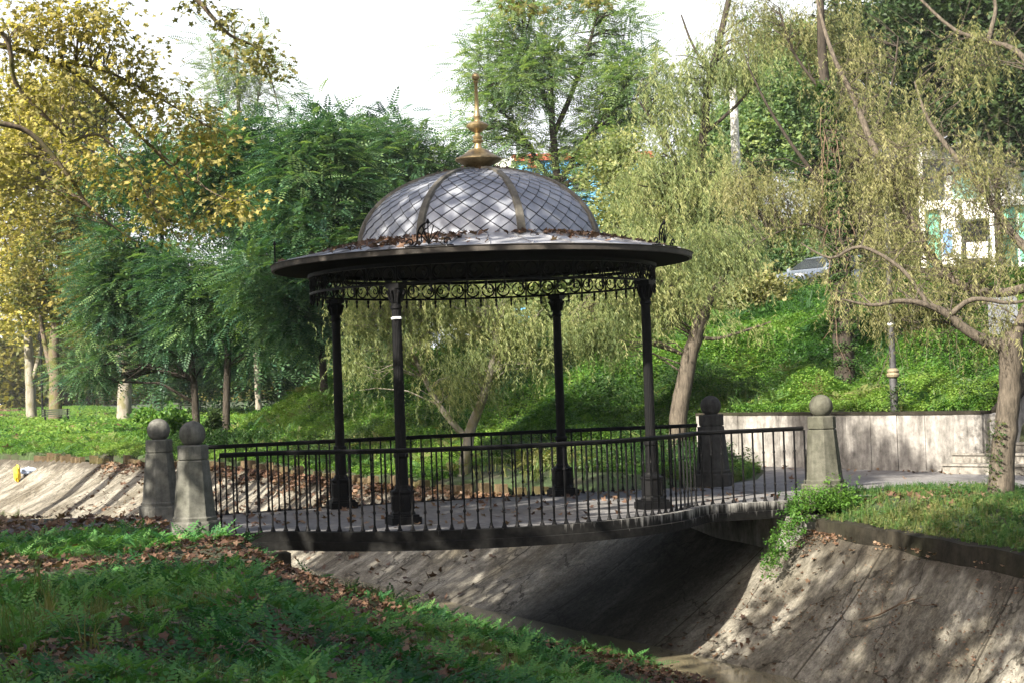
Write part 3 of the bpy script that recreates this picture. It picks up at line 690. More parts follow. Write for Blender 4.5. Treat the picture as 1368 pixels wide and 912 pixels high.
# cresting
cr = B()
arch = [(.15*math.sin(t)*1.0, .08+.20*math.cos(t)+.04) for t in np.linspace(-1.75, 1.75, 17)]
cr.tube([(u, 0, v) for u, v in arch], .013, 5)
cr.tube([(u*.62, 0, .02+v*.72) for u, v in arch], .009, 5)
for t in (-1.1, -.55, 0, .55, 1.1): cr.tube([(0, 0, .05), (.145*math.sin(t), 0, .12+.19*math.cos(t))], .008, 4)
for sg in (1, -1):
    cr.tube([(sg*(.24+.058*(1-k/11)*math.cos(k*.62)), 0, .07+.058*(1-k/14)*math.sin(k*.62)) for k in range(11)], .010, 5)
    cr.tube([(sg*.15, 0, .06), (sg*.2, 0, .02), (sg*.3, 0, .012)], .011, 5)
cr.box((0, 0, .01), (.66, .05, .035)); cr.lathe([(.02, .31), (.026, .33), (.008, .37)], 8)
c0 = None
for az in (169, 239, 309, 20, 95):
    a = rad(az); 
    if c0 is None: o = cr.done('cresting', M['iron'], roof_o); c0 = o
    else: o = c0.copy(); COL.objects.link(o); o.parent = roof_o
    o.location = (2.98*math.cos(a), 2.98*math.sin(a), 3.575); o.rotation_euler = (0, 0, a+math.pi/2)

# ------------------------------------------------------------------ retaining wall, stair
wy = np.arange(1.25, 8.6, .2); wp = np.array([(float(XW(y))-.02, y, 0) for y in wy])
wl = thing('retaining_wall', 'low curved concrete retaining wall dappled with branch shadows below the hillside', 'wall', wp[len(wp)//2])
b = B(); b.sweep(wp, [(-.02, -.1), (-.66, -.1), (-.66, 1.0), (-.02, 1.0)])
pts = resample(wp[::-1], .62)
for i in range(len(pts)-1):
    m_ = (pts[i]+pts[i+1])/2; d = pts[i+1]-pts[i]; L = np.linalg.norm(d); az = math.atan2(d[1], d[0])
    nrm = np.array([-1, -.3, 0.]); off = random.uniform(.0, .022)
    b.box(m_+nrm*(.0+off)+np.array([0, 0, .45]), (L-.012, .07, 1.1), az)
b.done('wall_body', M['wall'], wl)
b = B(); b.sweep(wp+[0, 0, 1.0], [(.06, 0), (-.30, 0), (-.30, .055), (.06, .055)]); b.done('coping', M['kerb'], wl)
cx0 = np.array([9.22, 1.12, 0]); ud = np.array([.90, .43, 0]); ud /= np.linalg.norm(ud); vd = np.array([ud[1], -ud[0], 0])
stair = thing('stairway', 'concrete stairway climbing the hillside behind the leaning tree trunk', 'stairs', cx0)
for i in range(16):
    b = B(); lo = -.85 if i < 2 else 0.02; run = .33
    c = cx0+ud*(i*run-.35+run/2+ .0)+vd*((lo+2.6)/2+.15)
    b.box(c+np.array([0, 0, (i+1)*.165-.25+.0]), (run+.02, 2.6-lo, .5), math.atan2(ud[1], ud[0]))
    b.box(c-ud*.02+np.array([0, 0, (i+1)*.165-.001]), (run+.035, 2.62-lo, .035), math.atan2(ud[1], ud[0])); b.done('step', M['stair'], stair)
for off, lab in ((.02, 1), (2.85, 2)):
    b = B(); p0 = cx0+vd*off; q0 = p0+ud*5.6
    V = []
    for w in (0, .24):
        o_ = vd*w; V += [p0+o_+[0, 0, -.2], q0+o_+[0, 0, 2.0], q0+o_+[0, 0, 3.95], p0+ud*.15+o_+[0, 0, 1.02], p0+o_+[0, 0, 1.0]]
    b.add(V, [(0, 1, 2, 3, 4), (9, 8, 7, 6, 5), (0, 5, 6, 1), (1, 6, 7, 2), (2, 7, 8, 3), (3, 8, 9, 4), (4, 9, 5, 0)]); ck = b.done('cheek_wall', M['wall'], stair)
    b = B(); V = []
    for w in (-.05, .29):
        o_ = vd*w; V += [p0+ud*.15+o_+[0, 0, 1.022], q0+o_+[0, 0, 3.952], q0+o_+[0, 0, 4.02], p0+ud*.15+o_+[0, 0, 1.09]]
    b.add(V, [(0, 1, 2, 3), (7, 6, 5, 4), (0, 4, 5, 1), (1, 5, 6, 2), (2, 6, 7, 3), (3, 7, 4, 0)]); b.done('coping', M['kerb'], ck)
HAZE = .00016
SHADE = [(-11.5, -8, 17, 4.0, 50, .30, .12), (-17, -17, 13, 4.2, 70, .36, .15), (-11, -15.5, 14, 3.8, 25, .38, .3), (-20, -7, 12, 4, 60, .36, .1), (-22, -26, 13, 4.5, 60, .36, .1), (-14.5, -24, 13, 4.2, 40, .36, .25),
         (-17, -2, 14, 4, 50, .36, .1), (-2, -34, 14, 5, 60, .3, .1), (8, -30, 14, 5, 60, .3, .1), (13, -17, 12, 4, 50, .3, .1), (-13, -34, 13, 5, 60, .3, .1),
         (-10.6, 9, 18, 2.6, 22, .62, .1), (-10.9, 13.5, 19, 2.6, 22, .62, .1), (-10.4, 18, 18, 2.6, 22, .64, .1), (-11.1, 23, 19, 2.6, 22, .64, .1), (-10.8, 28.5, 19, 2.6, 22, .66, .1), (-14.5, 1, 17, 3.0, 30, .6, .1),
         (-10.2, 11, 17, 1.8, 12, .66, .1), (-10.7, 16, 16, 1.8, 12, .66, .1), (-10.1, 20.5, 17, 1.8, 12, .66, .1), (-10.9, 26, 16, 1.8, 12, .66, .1), (-10.3, 31, 17, 1.8, 12, .66, .1)]  # out-of-view trees, added to cast shade and block sky light
# ------------------------------------------------------------------ trees
def ground_pt(p, dz=0.): return np.array([p[0], p[1], float(H(p[0], p[1]))+dz])
def lobe(px, py, t, rx, ry, n, deep=.8):
    return dict(c=at(px, py, t), r=np.array([rx*t/FPX, deep*rx*t/FPX, ry*t/FPX]), n=n)
def lobe3(c, r, n): return dict(c=np.array(c, float), r=np.array(r, float), n=n)
def smooth(pts, rads, sub=4, wob=.0):
    pts = np.asarray(pts, float); rads = np.asarray(rads, float); n = len(pts); tt = np.arange(n); s = np.linspace(0, n-1, (n-1)*sub+1); out = []
    for v in s:
        i = min(int(v), n-2); u = v-i; p0, p1, p2, p3 = pts[max(i-1, 0)], pts[i], pts[i+1], pts[min(i+2, n-1)]
        out.append(.5*((2*p1)+(-p0+p2)*u+(2*p0-5*p1+4*p2-p3)*u*u+(-p0+3*p1-3*p2+p3)*u**3))
    out = np.array(out); rr = np.interp(s, tt, rads)
    if wob: out[1:] += R_.normal(0, 1, (len(out)-1, 3))*rr[1:, None]*wob
    return out, rr
def clumps(lobes, gap=.0, freq=.8):
    C, O = [], []
    for l in lobes:
        n = int(l['n']*2.2)+8; d = rnd_dir(n); rr = R_.random(n)**(1/2.0)
        p = l['c']+d*rr[:, None]*l['r']
        keep = lump(p, freq, 1.3) > gap-.35+R_.normal(0, .12, n)
        p = p[keep][:l['n']]; C.append(p); O.append(np.tile(l['c'], (len(p), 1)))
    return np.concatenate(C), np.concatenate(O)
def foliage(C, O, kind, size, per, rc):
    n = len(C)*per; Cc = np.repeat(C, per, 0); Oc = np.repeat(O, per, 0)
    sc_ = np.repeat(R_.uniform(.7, 1.3, len(C)), per)
    off = R_.normal(0, 1, (n, 3))*np.array([1, 1, .65])*rc*sc_[:, None]*.6
    P = Cc+off; out = unit(off*1.2/rc+(Cc-Oc)*.12+R_.normal(0, .35, (n, 3)))
    tint = np.clip(np.repeat(R_.random(len(C)), per)*.55+R_.random(n)*.45, 0, 1)
    S = size*R_.uniform(.65, 1.3, n); Up = np.array([0, 0, 1.])+R_.normal(0, .3, (n, 3)); bl = []
    if kind == 'frond':
        X = out*np.array([1, 1, .7])+np.array([0, 0, .06]); bl.append(stamp(*FROND, P, X, Up, S, tint))
    elif kind == 'strand':
        g = R_.integers(0, 4, n); az = R_.uniform(0, 6.28, n); X = np.stack([np.cos(az), np.sin(az), R_.normal(0, .12, n)], 1)
        Up = np.array([0, 0, 1.])+R_.normal(0, .13, (n, 3))
        for k in range(4): bl.append(stamp(*STRAND[k], P[g == k], X[g == k], Up[g == k], S[g == k], tint[g == k]))
    elif kind == 'plane':
        X = out+np.array([0, 0, -.5]); bl.append(stamp(*PLANE, P, X, Up+R_.normal(0, .5, (n, 3)), S, tint))
    else:
        g = R_.integers(0, 3, n)
        for k in range(3): bl.append(stamp(*SPRAY[k], P[g == k], out[g == k], Up[g == k], S[g == k], tint[g == k]))
    return bl
def tree(name, label, base, limbs, lobes, kind, leafm, barkm, size, per, rc, gap=.0, group=None, twig=.02, freq=.8, wob=.06, bare=0):
    """limbs: list of (points, radii), the first is the trunk"""
    root = thing(name, label, 'tree', base, group); b = B(); nodes = []; nr = []
    for pts, rads in limbs:
        p, r_ = smooth(pts, rads, 4, wob); b.tube(p, r_, 9); nodes.append(p); nr.append(r_)
    nodes = np.concatenate(nodes); nr = np.concatenate(nr)
    C, O = clumps(lobes, gap, freq)
    h = base[2]
    for c in C[::1]:
        d = np.linalg.norm(nodes-c, axis=1)+np.clip(nodes[:, 2]-c[2]+.3, 0, 9)*1.5+np.where(nodes[:, 2] < h+1.2, 4, 0)
        i = int(np.argmin(d)); a_ = nodes[i]; L = np.linalg.norm(c-a_)
        m1 = a_+(c-a_)*.4+np.array([R_.normal(0, .08)*L, R_.normal(0, .08)*L, .10*L]); m2 = a_+(c-a_)*.75+R_.normal(0, .06, 3)*L
        r0 = min(nr[i]*.6, twig*(1+.35*L)); b.tube([a_, m1, m2, c], [r0, r0*.75, r0*.5, r0*.25], 4, False)
    for j in range(bare):
        c = C[R_.integers(0, len(C))]; d = unit(R_.normal(0, 1, 3)*np.array([1, 1, .6])+np.array([0, 0, .1])); p = [c]
        for s_ in range(4): d = unit(d+R_.normal(0, .35, 3)); p.append(p[-1]+d*R_.uniform(.15, .4))
        b.tube(p, np.linspace(twig*.6, twig*.15, 5), 4, False)
    b.done('trunk', barkm, root, smooth=60)
    if kind:
        V, F, T = join(foliage(C, O, kind, size, per, rc)); big_mesh('crown', V, F, T, leafm, root)
    return root
def pp(t, *pts): return [at(x, y, t if len(p_) == 2 else p_[2]) for p_ in pts for x, y in [p_[:2]]]
def trunk(t, pts, w0, w1):
    """trunk seen along pts (foot first); widths in seen pixels"""
    P = pp(t, *pts); P[0] = ground_pt(P[0], -.15)
    return P, np.linspace(w0*t/FPX/2, w1*t/FPX/2, len(P))
def limb(t, pts, w0, w1):
    return pp(t, *pts), np.linspace(w0*t/FPX/2, w1*t/FPX/2, len(pts))

DG = 'dark feathery trees along the foot of the slope'
for lab, t, tr, lims, lob in (
    ('dark feathery tree beside the golden leaves, low spreading fronds to the path', 80, [(262, 548), (255, 480), (225, 380), (215, 300)], [[(255, 480), (290, 420), (300, 360)]], [(205, 345, 85, 105, 80), (150, 395, 60, 75, 45), (255, 440, 75, 60, 50), (130, 470, 50, 45, 22), (190, 240, 70, 60, 50), (250, 270, 60, 60, 45)]),
    ('dark feathery tree with fronds layered under the hanging golden plane branch', 74, [(300, 545), (305, 460), (312, 370), (318, 250)], [[(305, 460), (340, 400), (370, 350)]], [(312, 280, 82, 100, 85), (335, 400, 95, 80, 75), (270, 370, 60, 80, 40), (360, 215, 55, 55, 40), (290, 215, 55, 50, 40), (390, 300, 50, 60, 36)]),
    ('dark feathery tree directly left of the dome with pale fringed fronds', 66, [(432, 500), (428, 430), (420, 350), (425, 240)], [[(428, 430), (470, 380), (500, 330)], [(428, 400), (385, 350), (370, 300)]], [(425, 265, 75, 90, 75), (395, 375, 85, 65, 65), (465, 330, 65, 70, 45), (440, 425, 65, 35, 30), (430, 195, 50, 40, 22)]),
    ('blue green feathery tree rising behind the top of the dome, beside the sky', 76, [(520, 480), (525, 400), (535, 300), (540, 200)], [[(525, 380), (490, 300), (480, 220)], [(535, 300), (570, 260), (590, 230)]], [(540, 215, 70, 62, 60), (560, 300, 75, 70, 55), (485, 205, 50, 48, 36), (600, 260, 40, 60, 28), (500, 300, 60, 70, 45)])):
    T_ = trunk(t, tr, 11, 5); tree('feathery_tree', lab, T_[0][0], [T_]+[limb(t, l, 6, 3) for l in lims], [lobe(a, b_, t, c, d, e) for a, b_, c, d, e in lob], 'frond', M['robinia'], M['bark_dark'], .74, 42, .88, .10, DG, .03)

T_ = trunk(108, [(345, 520), (335, 350), (322, 200), (317, 110), (312, 30)], 9, 3)
tree('slender_tree', 'tall thin hazy tree with a bare pale trunk standing above the dark trees', T_[0][0], [T_, limb(108, [(322, 200), (345, 130), (350, 80)], 4, 1.5), limb(108, [(320, 170), (290, 110), (280, 60)], 4, 1.5)], [lobe(305, 90, 108, 48, 70, 46), lobe(345, 120, 108, 40, 80, 36), lobe(280, 150, 108, 38, 50, 26), lobe(320, 240, 108, 60, 40, 30)], 'frond', M['sapling'], M['bark_pale'], .8, 14, 1.2, .05)

T_ = trunk(84, [(748, 420), (746, 300), (744, 240), (738, 170), (735, 80)], 17, 6)
tree('robinia_tree', 'tall airy light green robinia tree rising behind the gazebo finial', T_[0][0], [T_, limb(84, [(745, 255), (718, 215), (690, 170), (660, 140)], 8, 3), limb(84, [(745, 250), (775, 200), (810, 150), (840, 110)], 9, 3), limb(84, [(740, 180), (770, 110), (790, 50), (800, 0)], 8, 3), limb(84, [(738, 160), (715, 100), (700, 50)], 7, 2)],
     [lobe(705, 100, 84, 88, 75, 88), lobe(775, 50, 84, 85, 70, 80), lobe(795, 165, 84, 75, 62, 66), lobe(655, 165, 84, 50, 45, 30), lobe(840, 105, 84, 55, 80, 50), lobe(725, 10, 84, 80, 40, 40), lobe(650, 90, 84, 40, 40, 18), lobe(730, 195, 84, 60, 40, 30), lobe(800, 250, 84, 45, 45, 24)], 'frond', M['robinia_pale'], M['bark_dark'], .72, 20, .95, .12, None, .03)

# willows
WG = 'weeping willows of the upstream bank'
T_ = trunk(37, [(618, 622), (626, 585), (640, 545), (655, 500), (665, 440)], 17, 8)
tree('weeping_willow', 'weeping willow with a pale forked trunk seen through the gazebo between two columns', T_[0][0], [T_, limb(37, [(626, 586), (606, 566), (580, 530), (555, 480), (530, 440)], 10, 5), limb(37, [(650, 510), (690, 450), (720, 420)], 7, 3)],
     [lobe(640, 430, 37, 75, 55, 50), lobe(560, 420, 37, 70, 60, 44), lobe(490, 410, 37, 45, 70, 34), lobe(600, 500, 37, 75, 50, 26), lobe(700, 455, 37, 55, 60, 28), lobe(600, 370, 37, 90, 40, 30), lobe(480, 480, 37, 25, 50, 10)], 'strand', M['willow'], M['bark_pale'], .44, 17, .42, .12, WG, .012)
T_ = trunk(36.5, [(903, 622), (906, 560), (916, 500), (927, 455), (942, 415)], 27, 18)
tree('leaning_willow', 'willow with a leaning brown trunk just behind the blackened stone post', T_[0][0], [T_, limb(36.5, [(928, 450), (960, 452), (1000, 440), (1030, 430)], 6, 2), limb(36.5, [(940, 418), (960, 380), (985, 345), (1010, 320)], 12, 4), limb(36.5, [(938, 418), (900, 385), (850, 370), (800, 385), (765, 420)], 10, 3)],
     [lobe(930, 400, 36.5, 65, 40, 50), lobe(1005, 418, 36.5, 60, 32, 54), lobe(985, 370, 36.5, 35, 30, 14), lobe(870, 400, 36.5, 60, 45, 44), lobe(790, 430, 36.5, 60, 45, 44), lobe(840, 350, 36.5, 80, 40, 40), lobe(960, 340, 36.5, 60, 40, 34)], 'strand', M['willow'], M['bark_willow'], .44, 20, .45, .05, WG, .012)
T_ = trunk(50, [(905, 430), (913, 310), (922, 260), (937, 200), (946, 120), (962, 50), (978, -20)], 17, 7)
tree('tall_willow', 'tall willow with a thin dark trunk bending up against the sky right of the robinia', T_[0][0], [T_, limb(50, [(925, 255), (895, 200), (870, 160), (850, 130)], 6, 2), limb(50, [(940, 180), (985, 140), (1010, 110)], 6, 2), limb(50, [(950, 100), (925, 60), (910, 20)], 5, 2)],
     [lobe(905, 130, 50, 60, 70, 46), lobe(975, 70, 50, 50, 70, 44), lobe(890, 250, 50, 65, 75, 80), lobe(960, 260, 50, 55, 80, 80), lobe(860, 320, 50, 60, 60, 60), lobe(930, 350, 50, 70, 50, 60)], 'strand', M['willow'], M['bark_dark'], .7, 11, .65, .14, None, .02)
T_ = trunk(37.5, [(1129, 505), (1126, 420), (1121, 330), (1116, 250), (1108, 170), (1100, 90), (1096, 10), (1090, -90)], 30, 7)
K_ = tree('ivy_clad_willow', 'big dry willow with an ivy wrapped dark trunk on the hillside left of the lamp', T_[0][0], [T_, limb(38, [(1118, 270), (1070, 210), (1030, 150), (1000, 90)], 7, 2), limb(38, [(1116, 250), (1160, 190), (1190, 120), (1200, 50)], 7, 2), limb(38, [(1121, 320), (1080, 300), (1040, 310), (1005, 330)], 5, 2), limb(38, [(1104, 130), (1060, 70), (1040, 10)], 5, 2)],
     [lobe(1045, 160, 38.5, 80, 100, 90), lobe(1110, 90, 38.5, 90, 90, 84), lobe(1175, 200, 38.5, 65, 110, 76), lobe(1070, 325, 38.5, 40, 30, 9), lobe(1055, 265, 38.5, 65, 55, 50), lobe(1120, 265, 38.5, 70, 55, 46), lobe(1000, 60, 38.5, 60, 70, 40), lobe(1190, 310, 38.5, 50, 45, 26), lobe(1010, 220, 38.5, 50, 70, 40)], 'strand', M['willow_dry'], M['bark_dark'], .42, 20, .55, .12, None, .010, bare=420)
tp, tr_ = smooth(T_[0], T_[1], 6); n = 1700; k = R_.integers(0, len(tp)-14, n); a = R_.uniform(0, 6.28, n)
P = tp[k]+np.stack([np.cos(a), np.sin(a), R_.normal(0, .2, n)], 1)*(tr_[k]*R_.uniform(.95, 1.4, n))[:, None]
V, F, T = stamp(*SPRAY[0], P, np.stack([np.cos(a), np.sin(a), 0*a-.5], 1), np.stack([np.cos(a), np.sin(a), 0*a+.3], 1), .115*R_.uniform(.6, 1.3, n)); big_mesh('ivy', V, F, T*.7, M['ivy'], K_)
b = B()
for i in range(60):
    j = R_.integers(6, len(tp)-16); a = R_.uniform(0, 6.28); p = tp[j]+np.array([math.cos(a), math.sin(a), 0])*(tr_[j]+.05); L = R_.uniform(.4, 1.6)
    b.tube([p, p+[R_.normal(0, .08), R_.normal(0, .08), -L*.5], p+[R_.normal(0, .12), R_.normal(0, .12), -L]], [.012, .010, .006], 4)
b.done('hanging_vines', M['branch_dry'], K_)

# near right tree
P0 = [(6.36, -3.27, -.2)]+[tuple(at(x, y, 23.8)) for x, y in ((1340, 620), (1346, 560), (1351, 505), (1351, 468), (1352, 445))]
lims = [(np.array(P0), np.array([.20, .172, .158, .156, .175, .14])),
        (np.array(pp(23.8, (1351, 468), (1325, 458), (1298, 446), (1268, 422), (1240, 408), (1205, 402), (1165, 408), (1125, 400))), np.array([.12, .09, .074, .06, .045, .034, .024, .012])),
        (np.array([at(1352, 455, 23.9), at(1370, 420, 24), at(1388, 380, 24.3), at(1376, 340, 24.6), at(1352, 312, 25), at(1318, 262, 25.5), at(1275, 208, 26), at(1240, 160, 26.5), at(1222, 110, 27)]), np.array([.11, .09, .075, .068, .06, .052, .042, .03, .014])),
        (np.array([at(1386, 382, 24.3), at(1330, 392, 24.8), at(1278, 378, 25.2), at(1245, 345, 25.6), at(1212, 285, 26), at(1182, 228, 26.3), at(1160, 180, 26.6), at(1140, 130, 27), at(1108, 62, 27.4), at(1082, -40, 28.4)]), np.array([.07, .068, .066, .064, .062, .058, .052, .045, .034, .016])),
        (np.array([at(1388, 380, 24.3), at(1420, 300, 24.6), at(1420, 180, 25), at(1368, 78, 25.4), at(1320, 55, 25.8), at(1275, 40, 26), at(1225, -5, 26.3)]), np.array([.08, .07, .06, .045, .035, .028, .02])),
        (np.array([at(1320, 55, 25.8), at(1330, 10, 26), at(1318, -30, 26)]), np.array([.04, .03, .02])),
        (np.array([at(1268, 422, 23.8), at(1300, 400, 23.6), at(1350, 405, 23.5), at(1385, 398, 23.4)]), np.array([.045, .035, .025, .015])),
        (np.array([at(1240, 408, 23.8), at(1205, 360, 24), at(1150, 330, 24.3), at(1110, 345, 24.5), at(1070, 325, 24.7)]), np.array([.03, .028, .024, .018, .008])),
        (np.array([at(1180, 228, 26.3), at(1230, 240, 26), at(1290, 230, 25.7), at(1345, 250, 25.4)]), np.array([.035, .025, .018, .008]))]
L_ = tree('crooked_willow', 'near crooked brown willow trunk on the verge, its bare limbs arching over the hillside', np.array([6.36, -3.27, 0]), lims,
     [lobe(1290, 340, 25, 80, 80, 34), lobe(1200, 400, 24.5, 75, 35, 30), lobe(1310, 230, 25.5, 60, 60, 26), lobe(1180, 330, 25.5, 60, 60, 22), lobe(1330, 430, 24, 40, 30, 14), lobe(1190, 232, 26.0, 40, 45, 44), lobe(1290, 250, 25.5, 60, 50, 12), lobe(1345, 290, 25, 40, 70, 12), lobe(1310, 90, 26, 70, 60, 26), lobe(1150, 130, 27, 50, 60, 18)],
     'strand', M['willow_dry'], M['bark_willow'], .36, 9, .45, .0, None, .008, bare=620)
n = 190; u = R_.random(n)**1.2; k = u*1.5; Pz = np.array([np.array(P0[0])*(1-x)+np.array(P0[2])*x for x in u]); a = R_.uniform(2.5, 4.0, n)
P = Pz+np.stack([np.cos(a), np.sin(a), 0*a], 1)*R_.uniform(.17, .26, n)[:, None]
V, F, T = stamp(*SPRAY[1], P, np.stack([np.cos(a), np.sin(a), 0*a-.4], 1), np.stack([np.cos(a), np.sin(a), 0*a+.3], 1), .055*R_.uniform(.6, 1.3, n)); big_mesh('ivy', V, F, T, M['ivy'], L_)

# evergreens, background trees up the hill
for lab, t, tr, lob in (('dark dense evergreen filling the top right corner behind bare limbs', 74, [(1335, 330), (1330, 200), (1325, 80)], [(1320, 55, 95, 85, 120), (1255, 100, 65, 80, 70), (1365, 150, 60, 55, 50), (1220, 30, 60, 60, 50), (1300, 150, 60, 40, 36)]),
                        ('dark evergreen between the ivy wrapped willow and the white building', 80, [(1195, 380), (1195, 280), (1190, 150)], [(1195, 180, 60, 110, 80), (1150, 300, 60, 70, 50), (1210, 300, 40, 60, 36), (1150, 60, 60, 70, 50), (1110, 190, 50, 90, 60), (1085, 100, 45, 70, 30)])):
    T_ = trunk(t, tr, 12, 4); tree('evergreen_tree', lab, T_[0][0], [T_], [lobe(a, b_, t, c, d, e) for a, b_, c, d, e in lob], 'spray', M['evergreen'], M['bark_dark'], .55, 26, 1.0, .0, 'dark evergreens along the upper street', .03)
for lab, t, tr, lob, mm in (('olive green bushy tree behind the right end of the gazebo roof', 66, [(862, 440), (860, 330), (858, 220)], [(850, 270, 60, 95, 80), (905, 300, 60, 80, 60), (845, 370, 55, 55, 50)], 'willow'),
                        ('pale olive tree beside the pale grey pole above the parked cars', 64, [(1000, 410), (1003, 300), (1005, 160)], [(1000, 200, 65, 110, 90), (1050, 330, 60, 50, 44), (960, 330, 60, 70, 56), (1040, 90, 60, 60, 44)], 'robinia_pale')):
    T_ = trunk(t, tr, 12, 4); tree('bushy_tree', lab, T_[0][0], [T_], [lobe(a, b_, t, c, d, e) for a, b_, c, d, e in lob], 'spray', M[mm], M['bark_dark'], .32, 46, .9, .08, 'olive trees at the top of the slope', .03)

# plane trees, left
T1 = trunk(120, [(42, 549), (40, 500), (38, 440), (42, 360), (50, 250)], 15, 7)
tree('plane_tree', 'pale trunked golden plane tree nearest the left edge of the park lawn', T1[0][0], [T1, limb(120, [(44, 505), (56, 460), (62, 410), (70, 330)], 7, 3)], [lobe(15, 220, 120, 60, 70, 70), lobe(60, 150, 120, 60, 70, 60), lobe(15, 330, 120, 50, 55, 46), lobe(30, 410, 120, 45, 35, 28), lobe(100, 230, 120, 50, 60, 40)], 'spray', M['plane_gold'], M['bark_pale'], .62, 18, 1.7, .0, 'plane trees of the park lawn', .05, freq=.5)
T1 = trunk(112, [(73, 552), (74, 510), (72, 460), (80, 380), (90, 260)], 19, 8)
tree('plane_tree', 'mossy forked plane tree with a brown trunk beside the thin dark lamp post', T1[0][0], [T1, limb(112, [(70, 505), (60, 460), (55, 420), (60, 340)], 8, 4)], [lobe(95, 300, 112, 55, 60, 50), lobe(60, 380, 112, 45, 40, 34), lobe(110, 400, 112, 40, 50, 30), lobe(120, 140, 112, 55, 60, 40)], 'spray', M['plane_green'], M['bark'], .6, 18, 1.6, .0, 'plane trees of the park lawn', .05, freq=.5)
T1 = trunk(105, [(165, 550), (167, 505), (165, 460), (150, 400)], 21, 11)
tree('plane_tree', 'thick mottled plane trunk standing in front of the dark feathery trees', T1[0][0], [T1, limb(105, [(166, 500), (155, 470), (146, 440), (140, 390)], 8, 4), limb(105, [(166, 490), (180, 440), (185, 400)], 9, 4)], [lobe(160, 390, 105, 50, 30, 26), lobe(130, 350, 105, 40, 40, 20)], 'spray', M['plane_green'], M['bark_pale'], .6, 14, 1.5, .0, 'plane trees of the park lawn', .05, freq=.5)

# foreground plane tree reaching in from the left
base = np.array([-11.2, 4.4, 0.]); tk = np.array([base-[0, 0, .2], base+[.1, .2, 2.5], base+[.3, .4, 5.0], base+[.5, .5, 7.5], base+[.2, .2, 10]])
top = tk[3]
lims = [(tk, np.array([.42, .36, .32, .26, .16])),
        (np.array([tk[2], at(-180, 30, 27), at(-40, 52, 28), at(70, 82, 29), at(130, 122, 29.5), at(185, 180, 30), at(235, 235, 30.2), at(255, 300, 30.4)]), np.array([.18, .11, .085, .07, .055, .04, .025, .01])*.66),
        (np.array([tk[2]-[0, 0, .9], at(-150, 120, 27), at(-20, 160, 27.6), at(40, 178, 28), at(92, 236, 28.4), at(118, 275, 28.6), at(150, 302, 28.8), at(185, 325, 29)]), np.array([.15, .10, .075, .065, .055, .04, .025, .012])*.66),
        (np.array([tk[3], at(-120, -20, 27), at(0, 40, 27.5), at(20, 110, 28), at(60, 155, 28.4), at(95, 190, 28.8)]), np.array([.15, .10, .06, .055, .045, .02])*.66),
        (np.array([at(95, 190, 28.8), at(130, 180, 29), at(158, 205, 29.2), at(185, 240, 29.4), at(205, 275, 29.6), at(250, 335, 29.8)]), np.array([.04, .035, .03, .025, .018, .008])*.66),
        (np.array([tk[3], at(-60, -90, 27), at(120, -70, 27.5), at(250, -8, 28), at(285, 25, 28.2), at(308, 48, 28.4), at(345, 66, 28.6), at(362, 105, 28.8), at(373, 152, 29)]), np.array([.16, .12, .09, .065, .05, .04, .03, .018, .008])*.66),
        (np.array([at(70, 82, 29), at(140, 95, 29.3), at(210, 130, 29.6), at(270, 165, 29.8), at(310, 185, 30)]), np.array([.045, .035, .028, .018, .008])*.66),
        (np.array([at(185, 180, 30), at(250, 235, 30), at(300, 265, 30), at(335, 268, 30)]), np.array([.03, .022, .015, .006])*.66),
        (np.array([at(250, -8, 28), at(420, -50, 29), at(560, -50, 30), at(660, -20, 31), at(700, 4, 31.3), at(722, 22, 31.6)]), np.array([.06, .05, .04, .03, .02, .008])*.66),
        (np.array([at(660, -20, 31), at(760, -10, 31.3), at(830, 8, 31.6)]), np.array([.02, .015, .006])*.66)]
Dlob = [lobe(50, 40, 28.5, 85, 55, 48), lobe(150, 95, 29.3, 80, 55, 38), lobe(230, 150, 29.8, 75, 48, 28), lobe(285, 205, 30, 50, 48, 16), lobe(120, 30, 28.5, 70, 40, 30), lobe(60, 130, 28.4, 70, 50, 20), lobe(215, 240, 29.8, 55, 45, 11), lobe(225, 285, 29.8, 45, 25, 12), lobe(300, 265, 30, 40, 25, 12), lobe(120, 240, 28.6, 60, 45, 20), lobe(30, 240, 28.4, 60, 60, 14)]
tree('overhanging_plane_tree', 'near plane tree whose boughs of golden brown leaves hang in from the upper left', base, lims, Dlob, 'plane', M['plane_brown'], M['bark'], .105, 19, .36, .05, None, .007, freq=2.2)
dk = bpy.data.objects['overhanging_plane_tree']
ex = []
for ls, per in (([lobe(335, 60, 28.5, 50, 38, 16), lobe(365, 90, 28.8, 35, 20, 8), lobe(262, 0, 28.2, 40, 18, 10), lobe(715, 4, 31.4, 55, 14, 9), lobe(790, 2, 31.4, 40, 10, 6), lobe(300, 20, 28.4, 30, 25, 8)], 12),):
    C, O = clumps(ls, -.5, 2); ex += foliage(C, O, 'plane', .105, per, .20)
V, F, T = join(ex); big_mesh('crown', V, F, T*.35, M['plane_brown'], dk)
ex = []
C, O = clumps([lobe(20, 200, 30, 55, 90, 12), lobe(100, 200, 30.5, 60, 50, 12), lobe(20, 110, 29, 40, 40, 10), lobe(230, 300, 30.2, 40, 15, 6), lobe(320, 275, 30.2, 20, 15, 3)], -.2, 2); V, F, T = join(foliage(C, O, 'plane', .11, 18, .36)); big_mesh('crown', V, F, T, M['plane_gold'], dk)

